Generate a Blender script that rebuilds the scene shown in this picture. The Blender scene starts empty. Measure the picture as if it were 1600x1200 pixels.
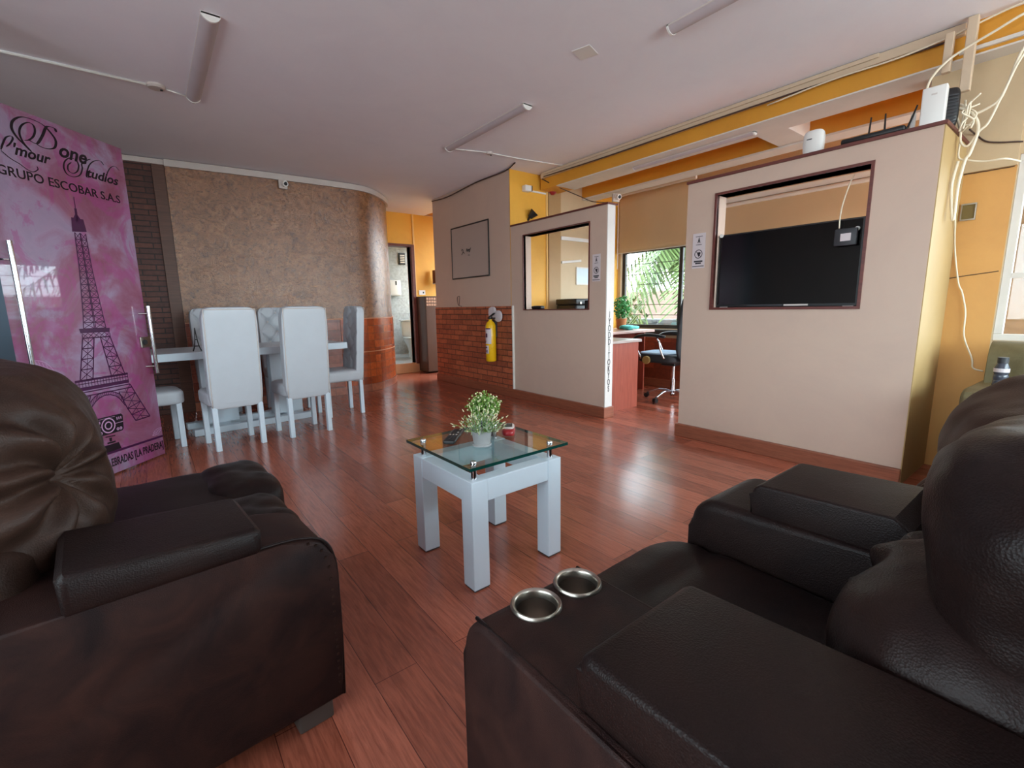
import bpy, bmesh, math, random
from math import sin, cos, pi, radians as R, hypot, exp, atan2
from mathutils import Vector as V, Matrix as M, noise, Euler

C = bpy.context.scene.collection
SC = bpy.context.scene

# ------------------------------------------------------------------ camera
def make_camera():
    cd = bpy.data.cameras.new('camera'); co = bpy.data.objects.new('camera', cd); C.objects.link(co)
    f, yaw, pitch, roll, h = 720.0, 37.8, 9.5, 0.94, 1.10
    a, p, t = R(yaw), R(pitch), R(roll)
    fw = V((sin(a)*cos(p), cos(a)*cos(p), -sin(p)))
    r = V((cos(a), -sin(a), 0)); u = r.cross(fw)
    r2 = r*cos(t) - u*sin(t); u2 = u*cos(t) + r*sin(t)
    m = M((r2, u2, -fw)).transposed().to_4x4(); m.translation = V((0, 0, h))
    co.matrix_world = m
    cd.sensor_fit = 'HORIZONTAL'; cd.sensor_width = 36; cd.lens = 36*f/1600
    cd.clip_start = 0.02; cd.clip_end = 300
    SC.camera = co
make_camera()

# ------------------------------------------------------------------ world, light, exposure
SC.view_settings.view_transform = 'Standard'; SC.view_settings.look = 'None'
SC.view_settings.gamma = 1; SC.view_settings.use_curve_mapping = False
SC.view_settings.exposure = 0.25
SC.cycles.diffuse_bounces = 8; SC.cycles.max_bounces = 12; SC.cycles.transparent_max_bounces = 16
WORLD_STRENGTH = 16.5
w = bpy.data.worlds.new('overcast_sky'); SC.world = w; w.use_nodes = True
nt = w.node_tree; nt.nodes.clear()
out = nt.nodes.new('ShaderNodeOutputWorld'); bg = nt.nodes.new('ShaderNodeBackground')
tc = nt.nodes.new('ShaderNodeTexCoord'); sx = nt.nodes.new('ShaderNodeSeparateXYZ'); rp = nt.nodes.new('ShaderNodeValToRGB')
rp.color_ramp.elements[0].position = 0.46; rp.color_ramp.elements[0].color = (0.60, 0.62, 0.64, 1)
rp.color_ramp.elements[1].position = 0.53; rp.color_ramp.elements[1].color = (0.80, 0.92, 1.0, 1)
mp = nt.nodes.new('ShaderNodeMath'); mp.operation = 'MULTIPLY_ADD'; mp.inputs[1].default_value = 0.5; mp.inputs[2].default_value = 0.5
nt.links.new(tc.outputs['Generated'], sx.inputs[0]); nt.links.new(sx.outputs['Z'], mp.inputs[0])
nt.links.new(mp.outputs[0], rp.inputs[0]); nt.links.new(rp.outputs[0], bg.inputs[0])
bg.inputs[1].default_value = WORLD_STRENGTH; nt.links.new(bg.outputs[0], out.inputs[0])

def portal(name, loc, rot, sx_, sy_):
    ld = bpy.data.lights.new(name, 'AREA'); ld.shape = 'RECTANGLE'; ld.size = sx_; ld.size_y = sy_
    ld.cycles.is_portal = True
    o = bpy.data.objects.new(name, ld); C.objects.link(o); o.location = loc; o.rotation_euler = rot
# openings that let sky in, left and bath added for light: (plane, centre, size)
portal('sky_portal_right', (4.22, -1.1, 1.40), (0, R(90), 0), 1.10, 2.9)
portal('sky_portal_office', (5.50, 2.8, 1.30), (0, R(90), 0), 1.10, 3.2)
portal('sky_portal_rear', (2.25, -2.78, 1.55), (R(90), 0, 0), 3.3, 1.6)
portal('sky_portal_left', (-2.48, 0.4, 1.5), (0, R(-90), 0), 1.5, 3.6)
portal('sky_portal_kitchen', (5.36, 6.32, 1.55), (0, R(90), 0), 1.9, 1.95)
portal('sky_portal_bath', (4.86, 8.45, 1.7), (0, R(90), 0), 1.4, 1.3)

# ------------------------------------------------------------------ material helpers
def hx(r, g, b):
    f = lambda c: ((c/255+0.055)/1.055)**2.4 if c/255 > 0.04045 else c/255/12.92
    return (f(r), f(g), f(b), 1)
class N:
    def __init__(s, name):
        s.m = bpy.data.materials.new(name); s.m.use_nodes = True; s.t = s.m.node_tree
        s.b = s.t.nodes['Principled BSDF']
        s.tc = None
    def n(s, typ, **kw):
        x = s.t.nodes.new(typ)
        for k, v in kw.items():
            if k.startswith('i_'): x.inputs[k[2:].replace('_', ' ')].default_value = v
            else: setattr(x, k, v)
        return x
    def l(s, a, b): s.t.links.new(a, b)
    def co(s, scale=(1, 1, 1), order=None):
        if s.tc is None: s.tc = s.n('ShaderNodeTexCoord')
        src = s.tc.outputs['Object']
        if order:
            sp = s.n('ShaderNodeSeparateXYZ'); cb = s.n('ShaderNodeCombineXYZ'); s.l(src, sp.inputs[0])
            for i, c in enumerate(order):
                if c in 'XYZ': s.l(sp.outputs[c], cb.inputs[i])
            src = cb.outputs[0]
        mpn = s.n('ShaderNodeMapping'); mpn.inputs['Scale'].default_value = scale; s.l(src, mpn.inputs[0])
        return mpn.outputs[0]
    def noise(s, vec, scale, detail=4, rough=0.6, dist=0):
        x = s.n('ShaderNodeTexNoise'); x.inputs['Scale'].default_value = scale; x.inputs['Detail'].default_value = detail
        x.inputs['Roughness'].default_value = rough; x.inputs['Distortion'].default_value = dist; s.l(vec, x.inputs['Vector']); return x.outputs['Fac']
    def ramp(s, fac, stops):
        x = s.n('ShaderNodeValToRGB'); e = x.color_ramp.elements
        while len(e) < len(stops): e.new(0.5)
        for i, (p, c) in enumerate(stops): e[i].position = p; e[i].color = c
        s.l(fac, x.inputs[0]); return x.outputs[0]
    def mix(s, fac, a, b, mode='MIX'):
        x = s.n('ShaderNodeMix', data_type='RGBA', blend_type=mode)
        if isinstance(fac, (int, float)): x.inputs[0].default_value = fac
        else: s.l(fac, x.inputs[0])
        for i, c in ((6, a), (7, b)):
            if isinstance(c, tuple): x.inputs[i].default_value = c
            else: s.l(c, x.inputs[i])
        return x.outputs[2]
    def bump(s, h, strength=0.3, dist=0.01):
        x = s.n('ShaderNodeBump'); x.inputs['Strength'].default_value = strength; x.inputs['Distance'].default_value = dist
        s.l(h, x.inputs['Height']); s.l(x.outputs[0], s.b.inputs['Normal'])
    def col(s, c):
        if isinstance(c, tuple): s.b.inputs['Base Color'].default_value = c
        else: s.l(c, s.b.inputs['Base Color'])
    def set(s, **kw):
        for k, v in kw.items(): s.b.inputs[k.replace('_', ' ')].default_value = v

def plain(name, c, rough=0.5, metal=0.0, var=0.06, scale=8, bump=0.0, bscale=60, **kw):
    q = N(name); d = tuple(x*(1-var*2) for x in c[:3])+(1,)
    f = q.noise(q.co(), scale)
    q.col(q.mix(f, d, tuple(min(1, x*(1+var)) for x in c[:3])+(1,)))
    q.set(Roughness=rough, Metallic=metal)
    if bump: q.bump(q.noise(q.co(), bscale), bump, 0.004)
    for k, v in kw.items(): q.b.inputs[k.replace('_', ' ')].default_value = v
    return q.m

def m_floor():
    q = N('laminate_planks'); v = q.co(order='YXZ')
    br = q.n('ShaderNodeTexBrick'); br.offset = 0.37; br.offset_frequency = 2
    br.inputs['Scale'].default_value = 1; br.inputs['Brick Width'].default_value = 1.21; br.inputs['Row Height'].default_value = 0.135
    br.inputs['Mortar Size'].default_value = 0.0012; br.inputs['Mortar Smooth'].default_value = 0.1; br.inputs['Bias'].default_value = 0
    br.inputs['Color1'].default_value = hx(140, 78, 60); br.inputs['Color2'].default_value = hx(172, 100, 78); br.inputs['Mortar'].default_value = hx(84, 42, 34)
    q.l(v, br.inputs['Vector'])
    g = q.noise(q.co(scale=(30, 2.2, 1)), 3.0, 6, 0.65, 0.6)
    gc = q.ramp(g, [(0.3, (0.62, 0.55, 0.52, 1)), (0.62, (1.12, 1.08, 1.05, 1))])
    c = q.mix(1.0, br.outputs['Color'], gc, 'MULTIPLY')
    # worn, scuffed patch in the varnish
    wn = q.noise(q.co(), 1.3, 6, 0.7)
    wr = q.ramp(wn, [(0.30, (0.17, 0.17, 0.17, 1)), (0.75, (0.27, 0.27, 0.27, 1))])
    q.col(c); q.l(wr, q.b.inputs['Roughness']); q.bump(g, 0.06, 0.003)
    q.b.inputs['Specular IOR Level'].default_value = 0.6
    return q.m
def m_plaster():   # brown trowelled, lacquered plaster
    q = N('trowelled_plaster'); v = q.co()
    a = q.noise(v, 9, 8, 0.65, 1.4); b = q.noise(q.co(scale=(1, 1, 1.9)), 24, 8, 0.75, 1.6)
    c = q.ramp(a, [(0.28, hx(96, 56, 30)), (0.5, hx(138, 90, 54)), (0.75, hx(166, 118, 78))])
    pit = q.ramp(b, [(0.405, (0.30, 0.25, 0.22, 1)), (0.465, (1, 1, 1, 1)), (0.68, (1.25, 1.22, 1.2, 1))])
    q.col(q.mix(0.95, c, pit, 'MULTIPLY')); q.set(Roughness=0.2); q.b.inputs['Specular IOR Level'].default_value = 0.9
    h = q.n('ShaderNodeMath', operation='MULTIPLY_ADD'); q.l(a, h.inputs[0]); h.inputs[1].default_value = 1.6; q.l(b, h.inputs[2])
    q.bump(h.outputs[0], 0.6, 0.006); return q.m
def m_brick(name, order, bw, rh, c1, c2, mort, rough=0.6, msize=0.006, bump=0.5, bias=0.0, offset=0.5):
    q = N(name); v = q.co(order=order)
    br = q.n('ShaderNodeTexBrick'); br.offset = offset
    for k, x in (('Scale', 1), ('Brick Width', bw), ('Row Height', rh), ('Mortar Size', msize), ('Mortar Smooth', 0.3), ('Bias', bias), ('Color1', c1), ('Color2', c2), ('Mortar', mort)): br.inputs[k].default_value = x
    q.l(v, br.inputs['Vector'])
    nn = q.noise(q.co(), 22, 5, 0.7)
    q.col(q.mix(1.0, br.outputs['Color'], q.ramp(nn, [(0.25, (0.6, 0.56, 0.54, 1)), (0.7, (1.15, 1.12, 1.1, 1))]), 'MULTIPLY'))
    q.set(Roughness=rough)
    iv = q.n('ShaderNodeMath', operation='MULTIPLY_ADD'); q.l(br.outputs['Fac'], iv.inputs[0]); iv.inputs[1].default_value = -1.0; q.l(nn, iv.inputs[2])
    q.bump(iv.outputs[0], bump, 0.008); return q.m
def m_leather(name, c1, c2, rough, grain=420, patch=7):
    q = N(name); v = q.co()
    p = q.noise(v, patch, 7, 0.62, 0.7)
    q.col(q.ramp(p, [(0.33, c1), (0.72, c2)]))
    rr = q.n('ShaderNodeMapRange'); q.l(p, rr.inputs[0]); rr.inputs['To Min'].default_value = rough; rr.inputs['To Max'].default_value = rough+0.14
    q.l(rr.outputs[0], q.b.inputs['Roughness'])
    vo = q.n('ShaderNodeTexVoronoi'); vo.inputs['Scale'].default_value = grain; q.l(v, vo.inputs['Vector'])
    cr_ = q.noise(v, 11, 7, 0.6, 1.2)
    ad = q.n('ShaderNodeMath', operation='MULTIPLY_ADD'); q.l(cr_, ad.inputs[0]); ad.inputs[1].default_value = 1.6; q.l(vo.outputs['Distance'], ad.inputs[2])
    q.bump(ad.outputs[0], 0.22, 0.003); q.b.inputs['Specular IOR Level'].default_value = 0.17
    return q.m
def m_vinyl():
    q = N('watercolour_print'); v = q.co()
    a = q.noise(v, 2.1, 8, 0.6, 1.0); b = q.noise(q.co(scale=(1, 1, 0.7)), 4.6, 8, 0.62, 1.5)
    c = q.ramp(a, [(0.34, hx(132, 66, 92)), (0.47, hx(146, 92, 122)), (0.60, hx(158, 136, 166)), (0.75, hx(140, 126, 152))])
    d = q.ramp(b, [(0.50, (0, 0, 0, 1)), (0.56, (1, 1, 1, 1))])
    q.col(q.mix(q.mix(0.55, (0, 0, 0, 1), d), c, hx(158, 62, 128)))
    q.set(Roughness=0.12, Coat_Weight=0.5, Coat_Roughness=0.02) if False else None
    q.b.inputs['Roughness'].default_value = 0.3; q.b.inputs['Coat Weight'].default_value = 1.0; q.b.inputs['Coat Roughness'].default_value = 0.02
    return q.m
def m_glass(name, tint=(0.93, 0.97, 0.96, 1), refl=0.06):
    q = N(name); t = q.t; t.nodes.remove(q.b); o = [x for x in t.nodes if x.type == 'OUTPUT_MATERIAL'][0]
    tr = q.n('ShaderNodeBsdfTransparent'); tr.inputs[0].default_value = tint
    gl = q.n('ShaderNodeBsdfGlossy'); gl.inputs['Roughness'].default_value = 0.01; gl.inputs['Color'].default_value = (1, 1, 1, 1)
    lw = q.n('ShaderNodeLayerWeight'); lw.inputs[0].default_value = 0.5
    pw = q.n('ShaderNodeMath', operation='POWER'); q.l(lw.outputs['Facing'], pw.inputs[0]); pw.inputs[1].default_value = 5.0
    fr = q.n('ShaderNodeMath', operation='MULTIPLY_ADD'); q.l(pw.outputs[0], fr.inputs[0]); fr.inputs[1].default_value = 0.90; fr.inputs[2].default_value = 0.045
    mx = q.n('ShaderNodeMixShader'); q.l(fr.outputs[0], mx.inputs[0]); q.l(tr.outputs[0], mx.inputs[1]); q.l(gl.outputs[0], mx.inputs[2]); q.l(mx.outputs[0], o.inputs[0])
    return q.m
def m_cloth_through(name, c, tr_amt=0.35, order=None, weave=900):
    q = N(name); t = q.t; o = [x for x in t.nodes if x.type == 'OUTPUT_MATERIAL'][0]
    f = q.noise(q.co(), 3, 3); cc = q.mix(f, tuple(x*0.93 for x in c[:3])+(1,), c)
    q.col(cc); q.set(Roughness=0.8)
    tl = q.n('ShaderNodeBsdfTranslucent'); q.l(cc, tl.inputs[0])
    mx = q.n('ShaderNodeMixShader'); mx.inputs[0].default_value = tr_amt
    q.l(q.b.outputs[0], mx.inputs[1]); q.l(tl.outputs[0], mx.inputs[2]); q.l(mx.outputs[0], o.inputs[0]); return q.m
def m_wood(name, c1, c2, rough=0.45, scale=(2, 2, 30), s=2.0):
    q = N(name); g = q.noise(q.co(scale=scale), s, 6, 0.6, 0.8); q.col(q.ramp(g, [(0.3, c1), (0.7, c2)])); q.set(Roughness=rough); q.bump(g, 0.05, 0.002); return q.m
def m_paint(name, c, stain=None, rough=0.6, amt=0.25):
    q = N(name); v = q.co(); f = q.noise(v, 1.7, 8, 0.7, 0.5)
    st = stain or tuple(x*0.86 for x in c[:3])+(1,)
    q.col(q.mix(q.ramp(f, [(0.45, (0, 0, 0, 1)), (0.8, (amt*3, amt*3, amt*3, 1))]), c, st))
    q.set(Roughness=rough); q.bump(q.noise(v, 55, 5, 0.7), 0.12, 0.004); return q.m

MT = {}
MT['floor'] = m_floor()
MT['ceiling'] = m_paint('ceiling_paint', hx(238, 238, 246), hx(230, 230, 240), 0.7)
MT['wall'] = m_paint('mauve_white_paint', hx(198, 172, 155), hx(186, 161, 148), 0.6)
MT['wall_light'] = m_paint('white_wall_paint', hx(208, 204, 200), None, 0.6)
MT['yellow'] = m_paint('yellow_paint', hx(226, 168, 58), hx(208, 150, 48), 0.55)
MT['yellow_pale'] = m_paint('pale_yellow_paint', hx(226, 184, 112), hx(214, 168, 96), 0.55)
MT['ochre'] = m_paint('ochre_paint', hx(214, 150, 46), hx(196, 132, 40), 0.6)
MT['pillar'] = m_paint('tan_pillar_paint', hx(170, 136, 92), hx(150, 118, 80), 0.6)
MT['beige'] = m_paint('beige_paint', hx(196, 172, 138), hx(184, 160, 126), 0.65)
MT['plaster'] = m_plaster()
MT['old_brick'] = m_brick('slim_dark_bricks', 'XZY', 0.24, 0.055, hx(98, 52, 38), hx(70, 36, 28), hx(40, 24, 20), 0.55)
MT['brick_y'] = m_brick('orange_bricks', 'YZX', 0.225, 0.072, hx(186, 104, 70), hx(150, 80, 54), hx(92, 54, 42), 0.6, 0.006)
MT['tile_curve'] = m_brick('glazed_clay_tiles', 'XZY', 0.095, 0.098, hx(196, 92, 44), hx(140, 62, 34), hx(120, 72, 48), 0.25, 0.003, 0.25, offset=0.0)
MT['tile_office'] = m_brick('office_wood_tiles', 'YZX', 0.5, 0.12, hx(150, 72, 48), hx(112, 50, 34), hx(80, 40, 30), 0.4, 0.002, 0.2)
MT['base_wood'] = m_wood('baseboard_wood', hx(120, 66, 46), hx(150, 86, 62), 0.45, (3, 3, 40))
MT['trim_dark'] = m_wood('dark_red_trim', hx(84, 38, 34), hx(106, 52, 44), 0.45, (3, 3, 30))
MT['pale_trim'] = plain('white_trim', hx(214, 208, 200), 0.5)
MT['white_paint'] = plain('white_lacquer', hx(200, 212, 222), 0.32, var=0.03)
MT['white_leather'] = plain('white_leatherette', hx(184, 188, 194), 0.42, var=0.04, bump=0.1, bscale=300)
MT['unlit'] = plain('unlit_diffuser', hx(188, 178, 182), 0.4)
MT['white_plastic'] = plain('white_plastic', hx(226, 224, 220), 0.4, var=0.02)
MT['off_plastic'] = plain('aged_white_plastic', hx(200, 190, 184), 0.45, var=0.04)
MT['black_plastic'] = plain('black_plastic', hx(22, 22, 24), 0.4, var=0.05)
MT['dark_grey'] = plain('dark_grey_plastic', hx(48, 48, 52), 0.5)
MT['black_mesh'] = plain('black_mesh_fabric', hx(24, 25, 30), 0.7, bump=0.3, bscale=400)
MT['screen'] = plain('black_screen', hx(6, 6, 8), 0.1, var=0.0)
MT['chrome'] = plain('chrome', hx(200, 200, 204), 0.14, 1.0, var=0.02)
MT['steel'] = plain('brushed_steel', hx(168, 160, 150), 0.3, 1.0, var=0.05)
MT['pale_sheet'] = plain('pale_blue_sheet', hx(206, 220, 226), 0.6)
MT['cup_steel'] = plain('dark_cup_steel', hx(206, 198, 190), 0.24, 1.0, var=0.05)
MT['leather_side'] = m_leather('suede_brown_leather', hx(22, 12, 13), hx(50, 29, 24), 0.5, 500, 8)
MT['leather'] = m_leather('dark_brown_leather', hx(20, 12, 12), hx(32, 19, 16), 0.38, 330, 5)
MT['leather_pillow'] = m_leather('brown_cushion_leather', hx(40, 26, 21), hx(62, 43, 35), 0.42, 330, 5)
MT['olive'] = m_leather('olive_leather', hx(92, 82, 56), hx(116, 106, 78), 0.42, 330, 6)
MT['glass'] = m_glass('window_glass')
MT['tinted_glass'] = m_glass('tinted_glass', (0.74, 0.76, 0.76, 1))
MT['table_glass'] = m_glass('table_glass', (0.86, 0.95, 0.94, 1))
MT['glass_edge'] = plain('green_glass_edge', hx(14, 60, 54), 0.08, var=0.3, scale=30)
MT['vinyl'] = m_vinyl()
MT['print_dark'] = plain('plum_print', hx(70, 16, 66), 0.35, var=0.1)
MT['print_black'] = plain('black_print', hx(26, 14, 26), 0.35, var=0.1)
MT['print_pale'] = plain('pale_pink_print', hx(206, 160, 200), 0.4, var=0.05)
MT['frame_metal'] = plain('dark_aluminium', hx(58, 56, 54), 0.4, 0.5)
MT['door_post'] = plain('blue_grey_aluminium', hx(60, 72, 84), 0.3, 0.7)
MT['blind'] = m_cloth_through('roller_blind_cloth', hx(226, 200, 160), 0.3)
MT['board'] = plain('whiteboard_surface', hx(176, 158, 148), 0.3, var=0.03, scale=2)
MT['paper'] = plain('white_paper', hx(206, 194, 196), 0.7, var=0.02)
MT['desk_wood'] = m_wood('cherry_desk_panel', hx(136, 66, 52), hx(164, 84, 66), 0.4, (30, 30, 2))
MT['desk_top'] = plain('grey_desk_top', hx(176, 164, 158), 0.35)
MT['desk_pink'] = plain('pinkish_desk_top', hx(212, 178, 168), 0.3)
MT['ext_yellow'] = plain('yellow_enamel', hx(232, 178, 20), 0.25, var=0.03)
MT['leaf'] = plain('green_leaf', hx(112, 150, 62), 0.5, var=0.3, scale=60)
MT['leaf_pale'] = plain('frosted_leaf', hx(150, 168, 138), 0.55, var=0.3, scale=60)
MT['bud'] = plain('cream_bud', hx(224, 218, 176), 0.6)
MT['pot_grey'] = plain('grey_pot', hx(150, 150, 150), 0.5)
MT['pot_dark'] = plain('dark_pot', hx(50, 52, 56), 0.5)
MT['teal'] = plain('teal_cloth', hx(96, 214, 206), 0.6)
MT['blue_seat'] = plain('light_blue_seat', hx(150, 176, 200), 0.7)
MT['red'] = plain('red_plastic', hx(150, 30, 36), 0.35)
MT['orange'] = plain('terracotta', hx(206, 120, 72), 0.6)
MT['bath_tile'] = m_brick('grey_bathroom_tiles', 'XZY', 0.5, 0.33, hx(176, 184, 186), hx(166, 174, 178), hx(140, 146, 148), 0.3, 0.004, 0.15)
MT['ceramic'] = plain('white_ceramic', hx(214, 220, 222), 0.15, var=0.02)
MT['fridge'] = plain('brown_enamel', hx(78, 58, 50), 0.35)
MT['cable'] = plain('cream_cable', hx(226, 214, 190), 0.5, var=0.02)
MT['cable_dark'] = plain('dark_cable', hx(66, 46, 40), 0.5, var=0.02)
MT['duct'] = plain('cream_duct', hx(206, 184, 158), 0.5, var=0.05)
MT['palm'] = plain('palm_green', hx(92, 116, 60), 0.6, var=0.3, scale=2)
MT['trunk'] = plain('palm_trunk', hx(104, 84, 64), 0.8, var=0.2)
MT['roof_tile'] = m_brick('clay_roof', 'YXZ', 0.3, 0.25, hx(104, 72, 54), hx(84, 58, 44), hx(56, 42, 34), 0.8)
MT['street_wall'] = plain('street_wall', hx(78, 80, 80), 0.8, var=0.1, scale=1)
MT['asphalt'] = plain('asphalt', hx(96, 98, 94), 0.9, var=0.1, scale=1)
MT['shrub'] = plain('shrub_green', hx(70, 96, 48), 0.7, var=0.3, scale=3)

# ------------------------------------------------------------------ mesh helpers
def link(name, bm, mat, parent=None, smooth=False, loc=None, sharp=None):
    me = bpy.data.meshes.new(name); bmesh.ops.recalc_face_normals(bm, faces=bm.faces[:]); bm.to_mesh(me); bm.free()
    me.materials.append(MT[mat] if isinstance(mat, str) else mat)
    if smooth:
        for p in me.polygons: p.use_smooth = True
        if sharp: me.set_sharp_from_angle(angle=R(sharp))
    o = bpy.data.objects.new(name, me); C.objects.link(o)
    if parent is not None: o.parent = parent
    if loc is not None: o.location = loc
    return o
def thing(name, label, cat, loc=(0, 0, 0), rz=0.0, group=None):
    o = bpy.data.objects.new(name, None); C.objects.link(o); o.empty_display_size = 0.1
    o.location = loc; o.rotation_euler = (0, 0, rz); o['label'] = label; o['category'] = cat
    if group: o['group'] = group
    return o
def tag(o, label, cat, group=None):
    o['label'] = label; o['category'] = cat
    if group: o['group'] = group
    return o
def struct(o): o['kind'] = 'structure'; return o
def dup(root, loc, rz, label, group=None):
    r = root.copy(); C.objects.link(r); r.location = loc; r.rotation_euler = (0, 0, rz); r['label'] = label
    if group: r['group'] = group
    for ch in list(root.children):
        c = ch.copy(); C.objects.link(c); c.parent = r
        for g in list(ch.children):
            d = g.copy(); C.objects.link(d); d.parent = c
    return r
def bx(bm, a, b, bev=0.0, seg=2, rot=None, piv=None):
    r = bmesh.ops.create_cube(bm, size=1.0); vs = r['verts']
    c = (V(a)+V(b))/2; s = V(b)-V(a)
    for v in vs: v.co = V((v.co.x*s.x, v.co.y*s.y, v.co.z*s.z))+c
    if rot is not None:
        p = V(piv) if piv is not None else c
        for v in vs: v.co = rot @ (v.co-p)+p
    if bev:
        es = list({e for v in vs for e in v.link_edges})
        bmesh.ops.bevel(bm, geom=es, offset=bev, segments=seg, affect='EDGES', profile=0.5)
    return bm
def B(a, b, bev=0.0, seg=2, rot=None, piv=None): return bx(bmesh.new(), a, b, bev, seg, rot, piv)
def frame_of(d):
    d = d.normalized(); u = d.orthogonal().normalized(); return u, d.cross(u)
def cyl(bm, p, q, r0, r1=None, n=20, caps=True):
    p, q = V(p), V(q); r1 = r0 if r1 is None else r1; u, v = frame_of(q-p)
    A = [bm.verts.new(p+(u*cos(2*pi*i/n)+v*sin(2*pi*i/n))*r0) for i in range(n)]
    D = [bm.verts.new(q+(u*cos(2*pi*i/n)+v*sin(2*pi*i/n))*r1) for i in range(n)]
    for i in range(n): bm.faces.new((A[i], A[(i+1) % n], D[(i+1) % n], D[i]))
    if caps: bm.faces.new(A[::-1]); bm.faces.new(D)
    return bm
def catmull(pts, k=6):
    P = [V(p) for p in pts]; P = [P[0]*2-P[1]]+P+[P[-1]*2-P[-2]]; o = []
    for i in range(1, len(P)-2):
        for j in range(k):
            t = j/k; a, b, c, d = P[i-1:i+3]
            o.append(0.5*((2*b)+(c-a)*t+(2*a-5*b+4*c-d)*t*t+(3*b-a-3*c+d)*t**3))
    o.append(P[-2]); return o
def tube(bm, pts, r, n=8, smooth=True, k=6, closed=False):
    P = catmull(pts, k) if smooth else [V(p) for p in pts]
    rings = []; u = None
    for i, p in enumerate(P):
        d = (P[min(i+1, len(P)-1)]-P[max(i-1, 0)]).normalized()
        if u is None: u = d.orthogonal().normalized()
        else: u = (u-d*u.dot(d)).normalized()
        v = d.cross(u); rr = r(i/(len(P)-1)) if callable(r) else r
        rings.append([bm.verts.new(p+(u*cos(2*pi*j/n)+v*sin(2*pi*j/n))*rr) for j in range(n)])
    for a, b in zip(rings, rings[1:]):
        for j in range(n): bm.faces.new((a[j], a[(j+1) % n], b[(j+1) % n], b[j]))
    bm.faces.new(rings[0][::-1]); bm.faces.new(rings[-1]); return bm
def lathe(bm, prof, c=(0, 0, 0), n=28, caps=True):
    rings = []
    for r, z in prof:
        rings.append([bm.verts.new((c[0]+max(r, 1e-4)*cos(2*pi*j/n), c[1]+max(r, 1e-4)*sin(2*pi*j/n), c[2]+z)) for j in range(n)])
    for a, b in zip(rings, rings[1:]):
        for j in range(n): bm.faces.new((a[j], a[(j+1) % n], b[(j+1) % n], b[j]))
    if caps: bm.faces.new(rings[0][::-1]); bm.faces.new(rings[-1])
    return bm
def prism(bm, prof, axis, a, b, bev=0.0, seg=3):
    """profile polygon in the two other axes, swept along axis from a to b"""
    def mk(t, p):
        return {'X': (t, p[0], p[1]), 'Y': (p[0], t, p[1]), 'Z': (p[0], p[1], t)}[axis]
    A = [bm.verts.new(mk(a, p)) for p in prof]; D = [bm.verts.new(mk(b, p)) for p in prof]; n = len(prof)
    for i in range(n): bm.faces.new((A[i], A[(i+1) % n], D[(i+1) % n], D[i]))
    fa = bm.faces.new(A[::-1]); fb = bm.faces.new(D)
    if bev: bmesh.ops.bevel(bm, geom=list(fa.edges)+list(fb.edges), offset=bev, segments=seg, affect='EDGES', profile=0.5, clamp_overlap=True)
    return bm
def soft(size, e=5.0, n=16, disp=None, loc=(0, 0, 0), rot=None, bm=None):
    """rounded cushion: cube grid drawn onto a superellipsoid, then displaced"""
    bm = bm or bmesh.new(); cache = {}
    def vert(c):
        k = tuple(round(x, 5) for x in c)
        if k in cache: return cache[k]
        s = (abs(c[0])**e+abs(c[1])**e+abs(c[2])**e)**(1/e); p = V(c)/s
        q = V((p.x*size[0]/2, p.y*size[1]/2, p.z*size[2]/2))
        if disp: q = q+disp(p, q)
        if rot is not None: q = rot @ q
        v = bm.verts.new(q+V(loc)); cache[k] = v; return v
    g = [-1+2*i/n for i in range(n+1)]
    for ax in range(3):
        for s in (-1, 1):
            for i in range(n):
                for j in range(n):
                    def c(a, b):
                        t = [0, 0, 0]; t[ax] = s; t[(ax+1) % 3] = a; t[(ax+2) % 3] = b; return t
                    q = [vert(c(g[i], g[j])), vert(c(g[i+1], g[j])), vert(c(g[i+1], g[j+1])), vert(c(g[i], g[j+1]))]
                    try: bm.faces.new(q if s > 0 else q[::-1])
                    except ValueError: pass
    return bm
def fbm(p, s, k=3): return sum(noise.noise(V(p)*s*(2**i))/(2**i) for i in range(k))
def text(body, size, mat, parent, loc, rot, name='lettering', shear=0.0, sx_=1.0, align='LEFT', off=0.0, sp=1.0):
    cu = bpy.data.curves.new(name, 'FONT'); cu.body = body; cu.size = size; cu.shear = shear; cu.align_x = align
    cu.extrude = 0.0004; cu.offset = off; cu.space_character = sp; cu.resolution_u = 3
    o = bpy.data.objects.new(name, cu); C.objects.link(o); o.location = loc; o.rotation_euler = rot; o.scale = (sx_, 1, 1)
    cu.materials.append(MT[mat]); bpy.context.view_layer.update()
    me = bpy.data.meshes.new_from_object(o.evaluated_get(bpy.context.evaluated_depsgraph_get())); me.name = name
    bpy.data.objects.remove(o); bpy.data.curves.remove(cu)
    o = bpy.data.objects.new(name, me); C.objects.link(o); o.location = loc; o.rotation_euler = rot; o.scale = (sx_, 1, 1)
    if parent is not None: o.parent = parent
    return o

H = 2.66
random.seed(4)
# ================================================================== SETTING
def wallbox(name, a, b, mat): return struct(link(name, B(a, b), mat))
wallbox('floor', (-2.4, -2.8, -0.1), (5.6, 7.42, 0), 'floor')
struct(link('floor_bathroom', B((2.7, 7.42, -0.1), (4.9, 9.4, 0.15)), 'bath_tile'))
struct(link('trim_1', B((2.95, 7.36, 0), (4.2, 7.43, 0.165), 0.005), plain('beige_step', hx(196, 150, 110), 0.4)))
wallbox('ceiling', (-2.4, -2.8, H), (3.9, 9.4, H+0.1), 'ceiling')
wallbox('ceiling_office', (3.9, -2.8, H+0.02), (5.6, 9.4, H+0.12), 'ochre')
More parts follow.
